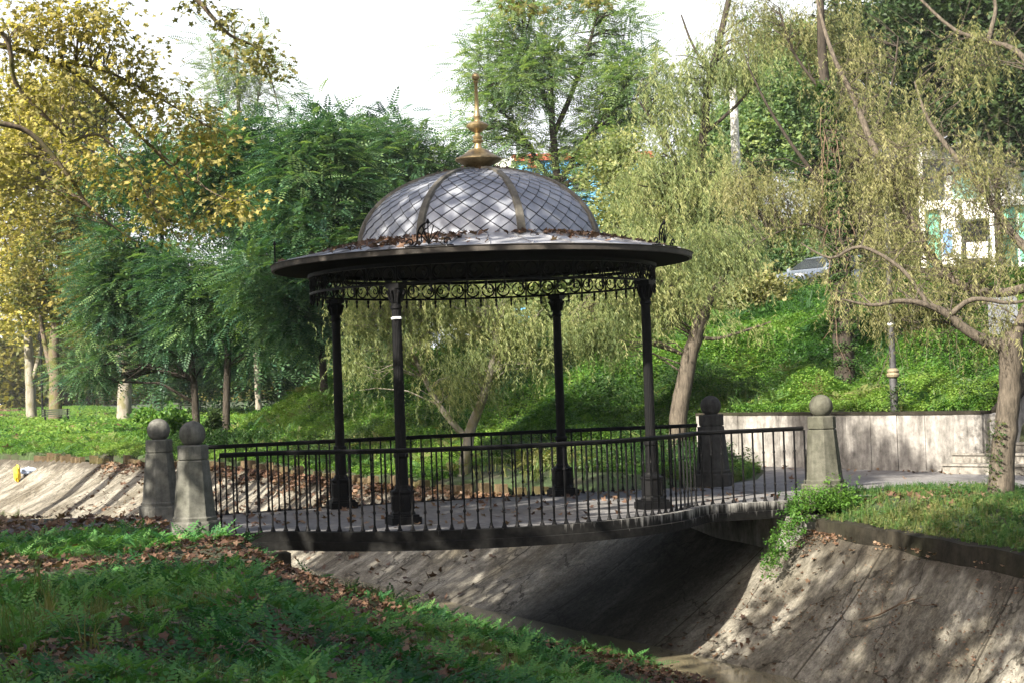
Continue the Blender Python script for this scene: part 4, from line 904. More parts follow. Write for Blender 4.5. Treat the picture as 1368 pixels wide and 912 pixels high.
# plane trees out of view, added for shade; those behind the camera block sky light
SH = 'plane trees out of view added for shade'
for (x, y, h_, r_, n_, cb, gp) in SHADE:
    base = np.array([x, y, float(H(x, y))]); tk = np.array([base-[0, 0, .2], base+[.1, 0, h_*.3], base+[-.1, .2, h_*.6], base+[.2, .1, h_*.92]])
    ls = [(tk, np.array([.32, .27, .2, .06]))]+[(np.array([tk[1]+[0, 0, k*.6], tk[1]+[math.cos(k*2.4)*r_*.5, math.sin(k*2.4)*r_*.5, h_*.2+k*.6], tk[1]+[math.cos(k*2.4)*r_*.9, math.sin(k*2.4)*r_*.9, h_*.33+k*.6]]), np.array([.13, .09, .03])) for k in range(5)]
    tree('plane_tree', 'leafy plane tree out of view, added to cast shade over the scene', base, ls, [lobe3(base+[0, 0, h_*(cb+.98)/2], (r_, r_, h_*(.98-cb)/2), n_)], 'spray', M['plane_green'], M['bark_pale'], .62, 24, .95, gp, SH, .03, freq=.5)

# distant wood behind the park
ls = [lobe(px, 505-18*abs(math.sin(px*.03)), 215+20*math.sin(px), 34, 60, 26) for px in range(-60, 420, 32)]
C, O = clumps(ls, -.3, .3); V, F, T = join(foliage(C, O, 'spray', 1.5, 16, 2.6))
o = big_mesh('woodland', V, F, T, M['plane_green'], None, 'stuff', 'far mixed woodland closing the park beyond the lawn')
ls = [lobe(px, 470, 118+8*math.sin(px), 40, 45, 22) for px in range(230, 520, 36)]
C, O = clumps(ls, -.3, .4); V, F, T = join(foliage(C, O, 'frond', 1.6, 26, 1.8))
big_mesh('thicket', V, F, T, M['robinia'], None, 'stuff', 'dark thicket on the slope behind the feathery trees')
ls = [lobe(px, 395+22*math.sin(px*.05), 57+3*math.sin(px), 36, 26, 18) for px in range(560, 900, 30)]
C, O = clumps(ls, -.3, .6); V, F, T = join(foliage(C, O, 'spray', .5, 22, .8))
big_mesh('thicket', V, F, T, M['willow'], None, 'stuff', 'olive scrub along the crest of the slope behind the gazebo')
ls = [lobe(px, (409 if 1020 < px < 1170 else 398)+5*math.sin(px*.11), 50+2.5*math.sin(px), 30, 13 if 1020 < px < 1170 else 19, 15) for px in range(860, 1400, 26)]
C, O = clumps(ls, -.3, .6); V, F, T = join(foliage(C, O, 'spray', .26, 34, .5))
big_mesh('thicket', V, F, T, M['willow_dry'], None, 'stuff', 'dry scrub along the upper edge of the hillside below the cars')

# shrubs
def shrub(name, label, px, py, t, w, h, m, n=26, size=.22, group=None):
    p = ground_pt(at(px, py, t)); hh = h*t/FPX; ww = w*t/FPX
    ls = [(np.array([p-[0, 0, .1], p+[R_.normal(0, .1), R_.normal(0, .1), hh*.5], p+[a_*ww*.3, 0, hh*.85]]), np.array([.03, .025, .012])) for a_ in (-1, 0, 1)]
    root = thing(name, label, 'shrub', p, group); b = B()
    for pts, r_ in ls: b.tube(*smooth(pts, r_, 3), 5)
    b.done('stem', M['bark_dark'], root); C, O = clumps([lobe3(p+[0, 0, hh*.55], (ww/2, ww/2, hh*.5), n)], -.4, 1.5)
    V, F, T = join(foliage(C, O, 'spray', size, 20, .3*max(ww, .6)*.5)); big_mesh('crown', V, F, T, m, root)
    return root
shrub('dark_shrub', 'small dark upright shrub on the sunny bank above the left stone posts', 288, 588, 56, 16, 46, M['evergreen'], 20, .22)
shrub('leafy_shrub', 'bright leafy shrub at the foot of the slope left of the gazebo', 335, 600, 46, 60, 40, M['weeds'], 22, .25)
shrub('leafy_shrub', 'leafy shrub among the weeds beyond the dark upright shrub', 215, 590, 62, 70, 44, M['weeds'], 22, .3)
shrub('hedge_shrub', 'lime green sunlit shrub right of the silver parked car', 1178, 372, 58, 46, 60, M['robinia_pale'], 34, .3)
shrub('hedge_shrub', 'low dry olive shrub below the silver car', 1095, 400, 54, 100, 13, M['willow_dry'], 20, .2)
shrub('hedge_shrub', 'brownish shrub below the white and green building', 1290, 392, 54, 130, 24, M['willow_dry'], 30, .22)
shrub('hedge_shrub', 'olive shrub below the small blue car', 1000, 408, 54, 90, 24, M['willow'], 26, .25)
# palm
p = ground_pt(at(1012, 400, 57)); palm = thing('palm_bush', 'small dark palm with stiff leaves above the blue car', 'palm', p)
b = B(); b.tube([p, p+[0, 0, 1.3]], [.12, .1], 8); b.done('trunk', M['bark_dark'], palm); bl = []
fq = [leafq((.1+i*.06, 0, -.5*(.1+i*.06)**2), np.array([.6, sg*.75, -.2]), (.8, -sg*.6, 0), .28, .035) for i in range(14) for sg in (1, -1)]; ft = tpl(fq)
n = 16; a = R_.uniform(0, 6.28, n); bl.append(stamp(*ft, np.tile(p+[0, 0, 1.3], (n, 1)), np.stack([np.cos(a), np.sin(a), R_.uniform(0, .8, n)], 1), np.array([0, 0, 1.])+0*a[:, None], 1.25)); V, F, T = join(bl); big_mesh('fronds', V, F, T, M['palm'], palm)

# ------------------------------------------------------------------ ground cover
def in_view(P, mx=60, my=80):
    d = P-CAM; z = d@_f; x = 684+FPX*(d@_r)/z; y = 456-FPX*(d@_u)/z
    return (z > 2) & (x > -mx) & (x < 1368+mx) & (y < 912+my) & (y > -50)
def scatter(n, x0, x1, y0, y1, ok):
    x = R_.uniform(x0, x1, n); y = R_.uniform(y0, y1, n); k = ok(x, y); x, y = x[k], y[k]
    P = np.stack([x, y, H(x, y)], 1); return P[in_view(P)]
def put(tpls, P, S, name, m, label, tilt=.25, lift=0.):
    g = R_.integers(0, len(tpls), len(P)); a = R_.uniform(0, 6.28, len(P)); X = np.stack([np.cos(a), np.sin(a), R_.normal(0, tilt*.5, len(P))], 1); U = np.array([0, 0, 1.])+R_.normal(0, tilt, (len(P), 3))
    t_ = np.clip(.5+.5*lump(P, .9, 2.)+R_.normal(0, .2, len(P)), 0, 1)
    P = P+np.array([0, 0, 1.])*np.broadcast_to(lift, (len(P),))[:, None]
    return [stamp(*tpls[k], P[g == k], X[g == k], U[g == k], S[g == k], t_[g == k]) for k in range(len(tpls)) if (g == k).any()]
# near bank
def near_ok(x, y): return (x < XB(y)-.02) & ~((x > -4.9) & (y > -2.25)) & ~((y > -.9+.25*np.sin(x*2)) & (x < -4.2) & (y < 3.2))
litter = lambda x, y: np.clip(.5+.9*lump(np.stack([x, y, 0*x], -1), 1.1, .4)+.42*np.exp(-((y+3.6)**2)/7)*(x < -2.3)+.35*lump(np.stack([x, y, 0*x], -1), 3.1, 1.1)-.10+.22*np.exp(-((x+6.2)**2+(y+11.2)**2)/1.2), 0, 1)
P = scatter(150000, -11, 3, -15, 3, near_ok); lt = litter(P[:, 0], P[:, 1]); k = R_.random(len(P)) > lt*1.0+.04; P = P[k]
P1 = P[R_.random(len(P)) < .16]; bl = put(TUFT, P1, .15*R_.uniform(.5, 1.35, len(P1)), None, None, None)
P1 = scatter(110, -9.5, -6.6, -12, -7.5, near_ok); bl += put(TUFT, P1, .4*R_.uniform(.6, 1.2, len(P1)), None, None, None)
V, F, T = join(bl); big_mesh('grass', V, F, T, M['grass'], None, 'stuff', 'rough shaded grass on the near bank')
P2 = P[R_.random(len(P)) < .15*np.clip(.7+1.1*lump(P, 1.4, 5.), .05, 2)]
bl = put(ROSETTE, P2, .23*R_.uniform(.4, 1.35, len(P2)), None, None, None, .18, .01)
P2 = P[R_.random(len(P)) < .10]; bl += put([FROND], P2, .2*R_.uniform(.5, 1.3, len(P2)), None, None, None, .35, .02+.05*R_.random(len(P2)))
V, F, T = join(bl); big_mesh('seedlings', V, F, T, M['fern'], None, 'stuff', 'low feathery seedlings carpeting the shaded near bank')
# verge on the right and upstream flats
def verge_ok(x, y): 
    e = np.interp(y, [-14, -6, -3, -1.6, -1.15, -1.1], [8.9, 8.1, 7.35, 7.0, 6.5, 4.9])
    return (x > XR(y)+.12) & (x < e) & (y < -1.1) & ~((x > 4.15) & (x < 4.8) & (y > -2.15))
P = scatter(30000, 2, 10, -14, 0, verge_ok); d = np.hypot(P[:, 0]-5.6, P[:, 1]+3.0); P = P[(R_.random(len(P)) < .8) & ((d > .8) | (R_.random(len(P)) < .25))]
bl = put(TUFT, P, .14*R_.uniform(.5, 1.4, len(P)), None, None, None); P1 = P[R_.random(len(P)) < .22]; bl += put(NETTLE, P1, .14*R_.uniform(.5, 1.3, len(P1)), None, None, None, .3, .05)
P1 = scatter(2500, 4.9, 7.5, 1.5, 7, lambda x, y: (x < np.interp(y, [1.5, 2.0, 3, 5, 7], [4.4, 4.6, 5.6, 6.9, 7.5])) & (x > 4.85)); bl += put(TUFT, P1, .2*R_.uniform(.5, 1.4, len(P1)), None, None, None)
V, F, T = join(bl); big_mesh('grass', V, F, T, M['grass'], None, 'stuff', 'short grass on the verge beside the channel')
# weeds upstream and on the hillside
def hill_ok(x, y):
    s = x-XW(y); stairs = ((np.stack([x, y], -1)-cx0[:2])@vd[:2] > -.15) & ((np.stack([x, y], -1)-cx0[:2])@vd[:2] < 3.3)
    return (((s > .5) & (s < 13)) | ((x > XR(y)+.3) & (s <= .5) & ((y > 9) | ((y > 2.2) & (x < np.interp(y, [1.5, 2.0, 3, 5, 7, 9], [4.4, 4.6, 5.6, 6.9, 7.5, 7.6])-.1))))) & ~(stairs & (s < 9))
def weeds(n, x0, x1, y0, y1, sz):
    P = scatter(n, x0, x1, y0, y1, hill_ok); s = P[:, 0]-XW(P[:, 1])
    lu = np.clip(.6*lump(P, .8, .7)+.6*lump(P, 2.1, 1.9), 0, 1); lift = np.where(s > .8, .02+.75*lu*np.clip((11-s)/4, .06, 1)*R_.random(len(P))**.6, .04+.10*R_.random(len(P)))
    S = sz*R_.uniform(.5, 1.35, len(P))*np.where(s > .3, 1, .75); return put(NETTLE, P, S, None, None, None, .45, lift)
bl = weeds(170000, 5, 24, -3, 16, .125)+weeds(140000, -1, 22, 12, 32, .17)+weeds(120000, -8, 28, 28, 60, .20)+weeds(20000, -20, 40, 56, 110, .55)
V, F, T = join(bl); big_mesh('undergrowth', V, F, T, M['weeds'], None, 'stuff', 'bright green nettles and creepers covering the hillside')
def patch(n, x0, x1, y0, y1, sz, ph, thr, lift):
    P = scatter(n, x0, x1, y0, y1, hill_ok); P = P[lump(P, .55, ph)+.5*lump(P, 1.7, ph+2)+R_.normal(0, .12, len(P)) > thr]
    return put(NETTLE, P, sz*R_.uniform(.5, 1.4, len(P)), None, None, None, .5, lift*R_.random(len(P)))
bl = patch(60000, 4, 24, -3, 18, .13, 3.1, .35, .5)+patch(60000, -1, 22, 14, 34, .18, 3.1, .35, .6); V, F, T = join(bl); big_mesh('creeper', V, F, T*.8, M['ivy'], None, 'stuff', 'darker ivy patches creeping through the hillside weeds')
P = scatter(9000, -2, 24, -3, 34, hill_ok); P = P[lump(P, .7, 6.)+R_.normal(0, .2, len(P)) > .3]; bl = put(TUFT, P, .42*R_.uniform(.4, 1.4, len(P)), None, None, None, .3, .05); P = scatter(1500, -6, 24, -3, 45, hill_ok); bl += put(ROSETTE, P, .45*R_.uniform(.4, 1.4, len(P)), None, None, None, .25, .15)
V, F, T = join(bl); big_mesh('tall_weeds', V, F, T, M['grass'], None, 'stuff', 'taller straggling stems and ferns standing above the hillside weeds')
# park lawn far left
P = scatter(110000, -40, 8, 40, 190, lambda x, y: ((x > XR(y)+.4) | (x < XA(y)-.5)) & (lump(np.stack([x, y, 0*x], -1), .16, 1.) < .25)); bl = put(NETTLE, P, .27*R_.uniform(.4, 1.3, len(P)), None, None, None, .4, .1)
P = scatter(2600, -14, -5.5, 2.9, 9, lambda x, y: (x < XA(y)+.5) & (y > 3.6)); bl += put(TUFT, P, .22*R_.uniform(.5, 1.4, len(P)), None, None, None)
V, F, T = join(bl); big_mesh('grass', V, F, T, M['weeds'], None, 'stuff', 'sunlit grass of the far park lawn')
# fallen leaves
def deadleaves(P, s, lift=.02): return put(DEAD, P, s*R_.uniform(.6, 1.3, len(P)), None, None, None, .5, lift)
P = scatter(42000, -11, 3, -15, 2.2, lambda x, y: near_ok(x, y) & (R_.random(len(x)) < litter(x, y)**1.6*.62+.04)); bl = deadleaves(P, .085, .03+.06*R_.random(len(P)))
P = scatter(9000, -14, -4.3, -1.6, 3.6, lambda x, y: (y < np.interp(x, [-9, -6.6, -4.8], [5, 3.4, 2.1])) & (R_.random(len(x)) < .30)); bl += deadleaves(P, .13, .03)
P = scatter(900, 4.8, 8, -6, -1, lambda x, y: verge_ok(x, y) & (R_.random(len(x)) < .12+.9*np.exp(-((x-5.7)**2+(y+2.9)**2)/.8))); bl += deadleaves(P, .12, .03)
P = scatter(500, 4.3, 10, -3, 7, lambda x, y: (x < XW(y)-.1) & (R_.random(len(x)) < .12+.8*(x > XW(y)-.7))); bl += deadleaves(P, .10, .02)
x = R_.uniform(-4.2, 4.2, 260); u = R_.random(260)**.6; yb = np.interp(x, xs, by); yf = np.interp(x, xs, fy); P = np.stack([x, yf+(yb-yf)*u, 0*x+.005], 1); bl += deadleaves(P, .10, .01)
# on the concrete slope
def slope_pts(n, y0, y1, pw):
    y = R_.uniform(y0, y1, n); u = 1-R_.random(n)**pw; xf, xr = XF(y), XR(y); P = np.stack([xf+(xr-xf)*u, y, -2.0+1.58*u-.07*np.sin(np.pi*u)+.015], 1); return P
P = slope_pts(900, -12, -2, 2.0); P = P[lump(P, 1.6, 3.)+R_.normal(0, .25, len(P)) > .12]; bl += deadleaves(P, .085, 0.01); P = slope_pts(5200, -12, -2, 3.2); P = P[lump(P, 2.2, 1.)+.5*lump(P, 6, 2.)+R_.normal(0, .2, len(P)) > .05]; bl += deadleaves(P, .035, 0.004); P = slope_pts(900, 5, 34, 2.2); bl += deadleaves(P, .15, 0.02); P = slope_pts(60, -4, -1, .25); bl += deadleaves(P, .09, 0.01)
P = scatter(5000, -40, 6, 45, 170, lambda x, y: (lump(np.stack([x, y, 0*x], -1), .16, 1.) > .15)); bl += deadleaves(P, .4, .05)
y = R_.uniform(4, 36, 2200); P = np.stack([XR(y)-np.abs(R_.normal(0, .3, 2200))*(1+.8*np.sin(y*1.3)), y, 0*y-.40], 1); P[:, 2] -= (XR(y)-P[:, 0])*.8; bl += deadleaves(P, .15, .02)
# drifts on the gazebo roof
a = np.concatenate([R_.normal(rad(228), .17, 170), R_.uniform(rad(160), rad(330), 190), R_.normal(rad(288), .12, 60), R_.normal(rad(190), .2, 80), R_.normal(rad(325), .12, 50)])
r_ = np.clip(1.80+np.abs(R_.normal(0, .22, len(a)))+.35*(R_.random(len(a)) < .35)*R_.random(len(a))*2, 1.78, 2.95); r_[:170] = R_.uniform(1.85, 2.9, 170)
P = np.stack([r_*np.cos(a), r_*np.sin(a), 3.85-(r_-1.7)*.209+.012], 1); bl += deadleaves(P, .10, .015)
a = R_.uniform(0, 6.28, 26); r_ = R_.uniform(.2, .75, 26); P = np.stack([r_*np.cos(a), r_*np.sin(a), ZD+1.10*np.sqrt(1-(r_/1.8)**2)+.03], 1); bl += deadleaves(P, .08, .01)
V, F, T = join(bl); big_mesh('fallen_leaves', V, F, T, M['dead'], None, 'stuff', 'brown fallen plane leaves strewn over bank, path, bridge and roof')
# ivy by the right stone post, spilling over the kerb
cl = thing('ivy_clump', 'green ivy and creeper tumbling over the kerb at the brownish post', 'ivy', (3.95, -2.1, -.3))
n = 330; t = R_.random(n)**1.2; P = np.stack([4.0-.95*t+R_.normal(0, .12, n)*(1-.5*t), -2.15-.55*t+R_.normal(0, .19, n)*(1-.7*t), .12-.95*t+R_.normal(0, .07, n)], 1)
bl = put(NETTLE, P, .10*R_.uniform(.5, 1.3, n), None, None, None, .7); n = 420; P = np.stack([R_.normal(4.35, .22, n), R_.normal(-2.25, .12, n), np.abs(R_.normal(.0, .16, n))-.1], 1); bl += put(NETTLE, P, .09*R_.uniform(.5, 1.2, n), None, None, None, .7)
V, F, T = join(bl); big_mesh('leaves', V, F, T*.6, M['weeds'], cl)
b = B()
for k in range(3):
    t = np.linspace(0, 1, 6); o_ = R_.normal(0, .12, 2); b.tube(np.stack([4.0-.95*t+o_[0], -2.15-.55*t+o_[1], .06-1.0*t+.03*np.sin(t*9+k)], 1), np.linspace(.006, .003, 6), 5)
b.done('stem', M['branch_dry'], cl)
# fallen branch on the concrete
y0 = -6.35; b = B()
def sp(y, u, h=.03): y = np.asarray(y, float); return np.stack([XF(y)+(XR(y)-XF(y))*u, y, -2.0+1.58*np.asarray(u)-.07*np.sin(np.pi*np.asarray(u))+h], 1)
b.tube(sp([-5.0, -5.35, -5.7, -6.1], [.50, .56, .66, .73]), [.011, .013, .010, .005], 6); b.tube(sp([-5.4, -5.3, -5.1], [.57, .64, .69]), [.008, .006, .003], 5); b.tube(sp([-5.6, -5.75, -5.7, -5.85], [.63, .70, .76, .80]), [.008, .006, .005, .003], 5); b.tube(sp([-5.9, -6.2, -6.5], [.70, .68, .71]), [.007, .005, .003], 5); b.tube(sp([-5.75, -5.95, -6.0], [.67, .66, .60]), [.007, .005, .003], 5)
tag(b.done('fallen_branch', M['branch_dry'], loc=tuple(sp([-5.5], [.6])[0])), 'forked dry branch lying on the concrete bank', 'branch')

# ------------------------------------------------------------------ street furniture
p = at(1195, 546, 31); p = ground_pt(p); p[2] = max(p[2], 1.0); lamp = thing('street_lamp', 'old grey lamp post with a four sided lantern behind the retaining wall', 'street lamp', p)
c = tuple(p); zt = float(at(1184, 252, 31)[2])-p[2]
b = B(); b.lathe([(.075, -.2), (.072, .62), (.060, .7), (.055, 1.6), (.045, zt-.1), (.06, zt-.05), (.05, zt)], 14, c); b.done('pole', M['lamp_iron'], lamp)
b = B(); b.lathe([(.085, .66), (.11, .68), (.12, .72), (.10, .75), (.115, .78), (.095, .81), (.07, .83)], 16, c); b.done('collar', M['collar'], lamp)
b = B(); b.lathe([(.12, zt), (.22, zt+.5)], 4, c, math.pi/4); g_ = b.done('lantern', M['lamp_glass'], lamp)
b = B(); b.lathe([(.30, zt+.50), (.30, zt+.54), (.12, zt+.68), (.10, zt+.72), (.03, zt+.80)], 4, c, math.pi/4); b.done('lantern_roof', M['lamp_iron'], g_)
b = B()
for k in range(4):
    a = k*math.pi/2+math.pi/4; b.tube([p+[.122*math.cos(a), .122*math.sin(a), zt], p+[.224*math.cos(a), .224*math.sin(a), zt+.5]], .012, 4)
b.done('lantern_frame', M['lamp_iron'], g_)
b = B(); b.tube([p+[-.3, -.1, 2.05], p+[.55, .2, 2.08]], .012, 5); b.done('crossbar', M['lamp_iron'], lamp)
b = B(); b.lathe([(.075, 1.42), (.075, 1.46)], 12, c); b.done('clamp_band', M['lamp_iron'], lamp)
b = B(); b.lathe([(.066, 1.60), (.066, 1.64)], 12, c); b.done('tape', M['paper'], lamp)
bl = put(SPRAY, np.stack([R_.normal(p[0]+.02, .09, 90), R_.normal(p[1]-.06, .07, 90), p[2]+.55*R_.random(90)**1.5], 1), .10*R_.uniform(.6, 1.2, 90), None, None, None, .6); V, F, T = join(bl); big_mesh('ivy', V, F, T, M['ivy'], lamp)
p = ground_pt(at(990, 395, 52)); zt = float(at(985, 90, 52)[2]); b = B(); b.lathe([(.17, -.2), (.15, 3), (.11, zt-p[2])], 14, (0, 0, 0)); o = b.done('utility_pole', M['pole']); o.location = [float(v) for v in p]; tag(o, 'pale grey concrete pole rising through the willow foliage near the cars', 'pole')
p = ground_pt(at(57, 556, 116)); b = B(); b.lathe([(.09, 0), (.07, .8), (.05, 5.3), (.14, 5.35), (.2, 5.8), (.05, 6.0)], 8); o = b.done('park_lamp', M['iron']); o.location = [float(v) for v in p]; tag(o, 'thin dark lamp post between the two plane trunks on the lawn', 'lamp post')
# sign back on the stair
p = at(1340, 442, 36); g0 = ground_pt(p); sg = thing('sign_panel', 'rounded grey metal panel on a post seen between the crooked willow limbs', 'sign', g0)
w, h_ = .30, .40; n_ = np.array([-.5, -.866, 0]); t_ = np.array([.866, -.5, 0]); poly = []
for cxx, czz, a0 in ((w-.1, h_-.1, 0), (-w+.1, h_-.1, 90), (-w+.1, -h_+.1, 180), (w-.1, -h_+.1, 270)):
    for k in range(5): a = rad(a0+k*22.5); poly.append((cxx+.1*math.cos(a), czz+.1*math.sin(a)))
pc = at(1340, 421, 36); b = B(); V = [pc+t_*u+np.array([0, 0, v])+n_*d for d in (0, .05) for u, v in poly]; k = len(poly)
b.add(V, [tuple(range(k)), tuple(range(2*k-1, k-1, -1))]+[(i, (i+1) % k, k+(i+1) % k, k+i) for i in range(k)]); b.done('panel', M['grey_metal'], sg)
b = B(); b.tube([g0-[0, 0, .1]-n_*.03, pc-n_*.03+[0, 0, .3]], .035, 8); b.done('pole', M['lamp_iron'], sg)
# benches on the lawn
def bench(px, py, t, rz, label):
    p = ground_pt(at(px, py, t)); r0 = thing('park_bench', label, 'bench', p, 'benches on the park lawn'); cc, ss = math.cos(rz), math.sin(rz)
    def q(x, y, z): return (p[0]+cc*x-ss*y, p[1]+ss*x+cc*y, p[2]+z)
    b = B(); [b.box(q(0, -.18+.12*i, .45), (1.7, .10, .04), rz) for i in range(4)]; b.done('seat', M['wood'], r0)
    b = B(); [b.box(q(0, .27, .58+.13*i), (1.7, .04, .10), rz) for i in range(3)]; b.done('backrest', M['wood'], r0)
    for sx_ in (-.7, .7):
        b = B(); b.box(q(sx_, -.16, .22), (.06, .06, .44), rz); b.box(q(sx_, .26, .45), (.06, .06, .9), rz); b.box(q(sx_, .05, .42), (.05, .45, .04), rz); b.done('leg', M['iron'], r0)
bench(76, 560, 108, .1, 'dark slatted bench by the forked plane tree'); bench(255, 562, 122, -.2, 'pale distant bench half hidden in the weeds')
# litter on the far slope
P = sp([27.5, 27.9], [.62, .70], .08); c = at(27, 640, 52)
yy_ = 28.0; q_ = at(27, 637, 50); best = min(((abs((sp([y], [u])[0]-CAM)@_r/((sp([y], [u])[0]-CAM)@_f)*FPX+684-27)+abs(456-(sp([y], [u])[0]-CAM)@_u/((sp([y], [u])[0]-CAM)@_f)*FPX-640), y, u) for y in np.arange(14, 45, .25) for u in np.arange(.1, .95, .05)))
c = sp([best[1]], [best[2]], .0)[0]
lt_ = thing('crumpled_sack', 'crumpled yellow and blue grey sack lying on the sunlit concrete bank', 'sack', c)
def blob(center, r, seed):
    g = np.random.default_rng(seed); b = B(); prof = []
    V = []; nn = 12
    for i in range(7):
        th = math.pi*(i+.01)/6.02
        for k in range(nn):
            a = 2*math.pi*k/nn; rr = 1+g.normal(0, .14); V.append((center[0]+r[0]*rr*math.sin(th)*math.cos(a), center[1]+r[1]*rr*math.sin(th)*math.sin(a), center[2]+r[2]*rr*math.cos(th)))
    b.add(V, [(i*nn+k, i*nn+(k+1) % nn, (i+1)*nn+(k+1) % nn, (i+1)*nn+k) for i in range(6) for k in range(nn)]+[tuple(range(nn)), tuple(6*nn+k for k in range(nn))]); return b
blob(c+[-.1, -.2, .22], (.13, .13, .30), 1).done('yellow_end', M['yellow'], lt_); blob(c+[.32, .1, .28], (.36, .22, .13), 2).done('sack_body', M['bluegrey'], lt_)

# ------------------------------------------------------------------ cars
def car(name, label, px, py, t, rz, paint, L=4.1):
    p = at(px, py, t); p = ground_pt(p, .07); r0 = thing(name, label, 'car', p); r0.rotation_euler = (0, 0, rz); k = L/4.1
    side = [(-2.05, .42), (-2.0, .25), (2.0, .25), (2.06, .45), (2.02, .68), (1.75, .80), (1.02, .93), (.35, 1.38), (-.2, 1.47), (-1.1, 1.45), (-1.75, 1.05), (-2.02, .92)]
    def half(z): return .84 if z < .95 else .84-.24*(z-.95)/.5
    def local(b, nm, m, parent):
        me = b.done(nm, m, None); me.parent = parent; me.location = (0, 0, 0); return me
    b = B(); V = []; n = len(side)
    for s_, w in ((-1, 1), (-1, .0), (1, .0), (1, 1)): V += [(x*k, s_*half(z) if w else s_*(half(z)-.06), z+(.0 if w else .0)) for x, z in side]
    V = [(x*k, -half(z), z) for x, z in side]+[(x*k, half(z), z) for x, z in side]
    b.add(V, [tuple(range(n)), tuple(range(2*n-1, n-1, -1))]+[(i, n+i, n+(i+1) % n, (i+1) % n) for i in range(n)])
    body = local(b, 'body', paint, r0)
    md = body.modifiers.new('bevel', 'BEVEL'); md.width = .07; md.segments = 3; md.limit_method = 'ANGLE'
    for nm, pl in (('windscreen', [(.98, .965), (.40, 1.345)]), ('rear_window', [(-1.70, 1.10), (-1.18, 1.42)])):
        b = B(); (x0, z0), (x1, z1) = pl; dx, dz = z1-z0, x0-x1; l = math.hypot(dx, dz); ox, oz = (dx/l*.02, dz/l*.02) if nm == 'windscreen' else (-abs(dx)/l*.02, abs(dz)/l*.02)
        b.add([((x0+ox)*k, -half(z0)+.10, z0+oz), ((x0+ox)*k, half(z0)-.10, z0+oz), ((x1+ox)*k, half(z1)-.06, z1+oz), ((x1+ox)*k, -half(z1)+.06, z1+oz)], [(0, 1, 2, 3)]); local(b, nm, M['glass'], r0)
    for s_ in (-1, 1):
        for poly in ([(.80, .98), (.02, .98), (.0, 1.38), (.28, 1.35)], [(-.06, .98), (-.85, .98), (-.85, 1.38), (-.08, 1.39)], [(-.93, 1.0), (-1.55, 1.06), (-1.12, 1.37), (-.93, 1.38)]):
            b = B(); b.add([(x*k, s_*(half(z)+.008), z) for x, z in poly], [(0, 1, 2, 3)]); local(b, 'side_window', M['glass'], r0)
        b = B(); b.box((1.93*k, s_*.62, .70), (.22, .30, .13)); local(b, 'headlight', M['lens'], r0); b = B(); b.box((-1.95*k, s_*.68, .86), (.16, .2, .22)); local(b, 'tail_light', M['redlens'], r0)
        b = B(); b.box((.80*k, s_*.93, 1.0), (.12, .16, .12)); local(b, 'mirror', paint, r0)
        for x in (1.28, -1.28):
            V_ = B(); n = 20; prof = [(.20, .10), (.29, .10), (.31, .07), (.31, -.07), (.29, -.10), (.20, -.10)]; V = [(x*k+r_*math.cos(2*math.pi*i/n), s_*.80+w, .31+r_*math.sin(2*math.pi*i/n)) for r_, w in prof for i in range(n)]
            V_.add(V, [(q_*n+i, q_*n+(i+1) % n, (q_+1)*n+(i+1) % n, (q_+1)*n+i) for q_ in range(5) for i in range(n)]); wh = local(V_, 'wheel', M['rubber'], r0)
            b = B(); V = [(x*k+.205*math.cos(2*math.pi*i/n), s_*.86, .31+.205*math.sin(2*math.pi*i/n)) for i in range(n)]+[(x*k, s_*.89, .31)]; b.add(V, [(i, (i+1) % n, n) for i in range(n)]); local(b, 'rim', M['chrome'], wh)
car('parked_car', 'silver hatchback parked at the top of the slope behind the ivy wrapped trunk', 1104, 378, 60, rad(200), M['carsilver'], 4.3)
car('parked_car', 'small blue car parked beside the pale pole, half hidden by foliage', 1015, 372, 66, rad(215), M['carblue'], 3.6)

# ------------------------------------------------------------------ buildings
def building_frame(px, t, yaw):
    p = at(px, 400, t); return ground_pt(p), np.array([math.cos(yaw), math.sin(yaw), 0]), np.array([-math.sin(yaw), math.cos(yaw), 0])
# white and green building: front along e (to the right), n into the building
o0, e, nn = building_frame(1236, 76, -.62)
wb = thing('white_green_building', 'white framed building with green glass panels and a porch at the upper street', 'building', o0)
def bx(u0, u1, z0, z1, d0, d1, b): 
    c = o0+e*(u0+u1)/2+nn*(d0+d1)/2+np.array([0, 0, (z0+z1)/2]); b.box(c, (u1-u0, d1-d0, z1-z0), math.atan2(e[1], e[0])); return b
ZB = float(at(1250, 358, 76)[2])-o0[2]; ZT = float(at(1250, 196, 76)[2])-o0[2]
b = B(); bx(0, 14, ZB-6, ZT-.15, .25, 9, b); b.done('wall', M['white'], wb)
b = B(); bx(-.1, 14.1, ZT-.55, ZT, -.12, 9.1, b); bx(-.1, .12, ZB, ZT-.55, -.1, .25, b); bx(-.05, 14, ZB+2.55, ZB+2.95, -.1, .25, b); b.done('frame', M['white'], wb)
for i, (u0, u1, z0, z1, mm) in enumerate([(.15, 1.0, ZB+2.95, ZT-.6, 'glass'), (1.35, 2.6, ZB+2.95, ZT-1.0, 'green_pale'), (2.75, 4.1, ZB+2.95, ZT-.9, 'white'), (4.3, 6, ZB+2.95, ZT-.7, 'green_pale'), (.15, .75, ZB, ZB+2.5, 'green_panel'), (.85, 1.3, ZB+.6, ZB+1.7, 'blue_poster'), (3.2, 4.0, ZB, ZB+2.5, 'green_panel'), (4.1, 4.9, ZB+.1, ZB+2.5, 'green_panel'), (5, 6, ZB, ZB+2.5, 'green_pale'), (6.2, 9, ZB, ZB+2.5, 'glass')]):
    b = B(); bx(u0, u1, z0, z1, .16, .26, b); b.done('panel' if mm != 'glass' else 'window', M[mm], wb)
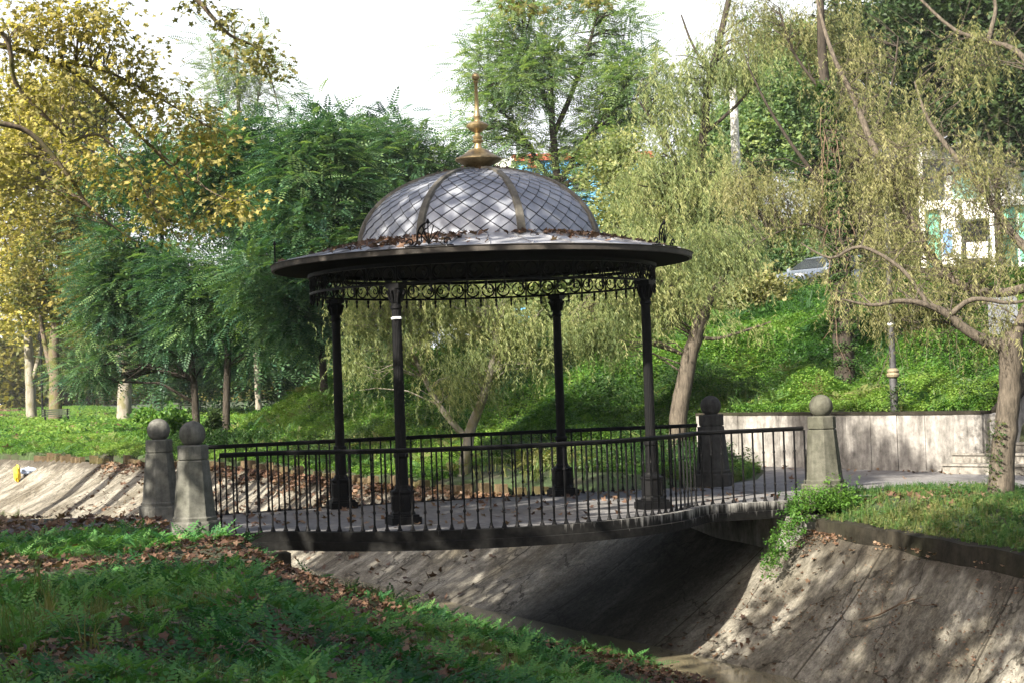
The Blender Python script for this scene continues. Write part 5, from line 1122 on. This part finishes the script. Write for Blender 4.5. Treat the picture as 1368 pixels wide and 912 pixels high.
b = B(); bx(1.3, 3.1, ZB+1.95, ZB+2.5, -1.4, .2, b); bx(1.32, 1.5, ZB-.8, ZB+1.95, -1.35, -1.15, b); bx(2.9, 3.08, ZB-.8, ZB+1.95, -1.35, -1.15, b); b.done('porch', M['white'], wb)
b = B(); bx(1.65, 2.75, ZB+.0, ZB+1.9, .12, .24, b); d_ = b.done('door', M['glass'], wb); b = B(); bx(1.9, 2.8, ZB+.25, ZB+.95, -1.3, -1.2, b); b.done('notice_board', M['white'], wb)
# blue building
o0, e, nn = building_frame(664, 118, -.25)
bb_ = thing('blue_building', 'bright blue walled building with an orange red roof edge behind the robinia', 'building', o0)
ZT = float(at(720, 206, 118)[2])-o0[2]
b = B(); bx(1.6, 11, -2, ZT-.05, 0, 9, b); bx(-.2, 1.6, -2, ZT-.6, .4, 8, b); b.done('wall', M['blue_wall'], bb_)
b = B(); bx(1.4, 11.2, ZT-.4, ZT+.05, -.2, 9.2, b); b.done('roof_edge', M['red'], bb_); b = B(); bx(.1, 1.45, ZT-.9, ZT-.2, -.3, .3, b); b.done('sign_board', M['white'], bb_); b = B(); bx(2.4, 3.2, ZT-.95, ZT-.5, -.35, -.22, b); b.done('sign_board', M['red'], bb_)
for u0 in (3.5, 5.5, 7.5, 9.3):
    for z0 in (ZT-2.6, ZT-5.4):
        b = B(); bx(u0, u0+1.1, z0, z0+1.3, -.06, .05, b); b.done('window', M['glass'], bb_)

# ------------------------------------------------------------------ damp autumn air
b = B(); b.box((0, 150, 14.5), (478, 458, 36)); hz_ = b.done('haze', M['under']); tag(hz_, 'thin bright autumn haze filling the valley', kind='stuff')
mh = bpy.data.materials.new('haze air'); mh.use_nodes = True; t_ = mh.node_tree; t_.nodes.clear(); vo = t_.nodes.new('ShaderNodeVolumePrincipled'); ou = t_.nodes.new('ShaderNodeOutputMaterial')
vo.inputs['Color'].default_value = (.92, .96, 1, 1); vo.inputs['Density'].default_value = HAZE; vo.inputs['Anisotropy'].default_value = .0; t_.links.new(vo.outputs[0], ou.inputs['Volume'])
hz_.data.materials.clear(); hz_.data.materials.append(mh)
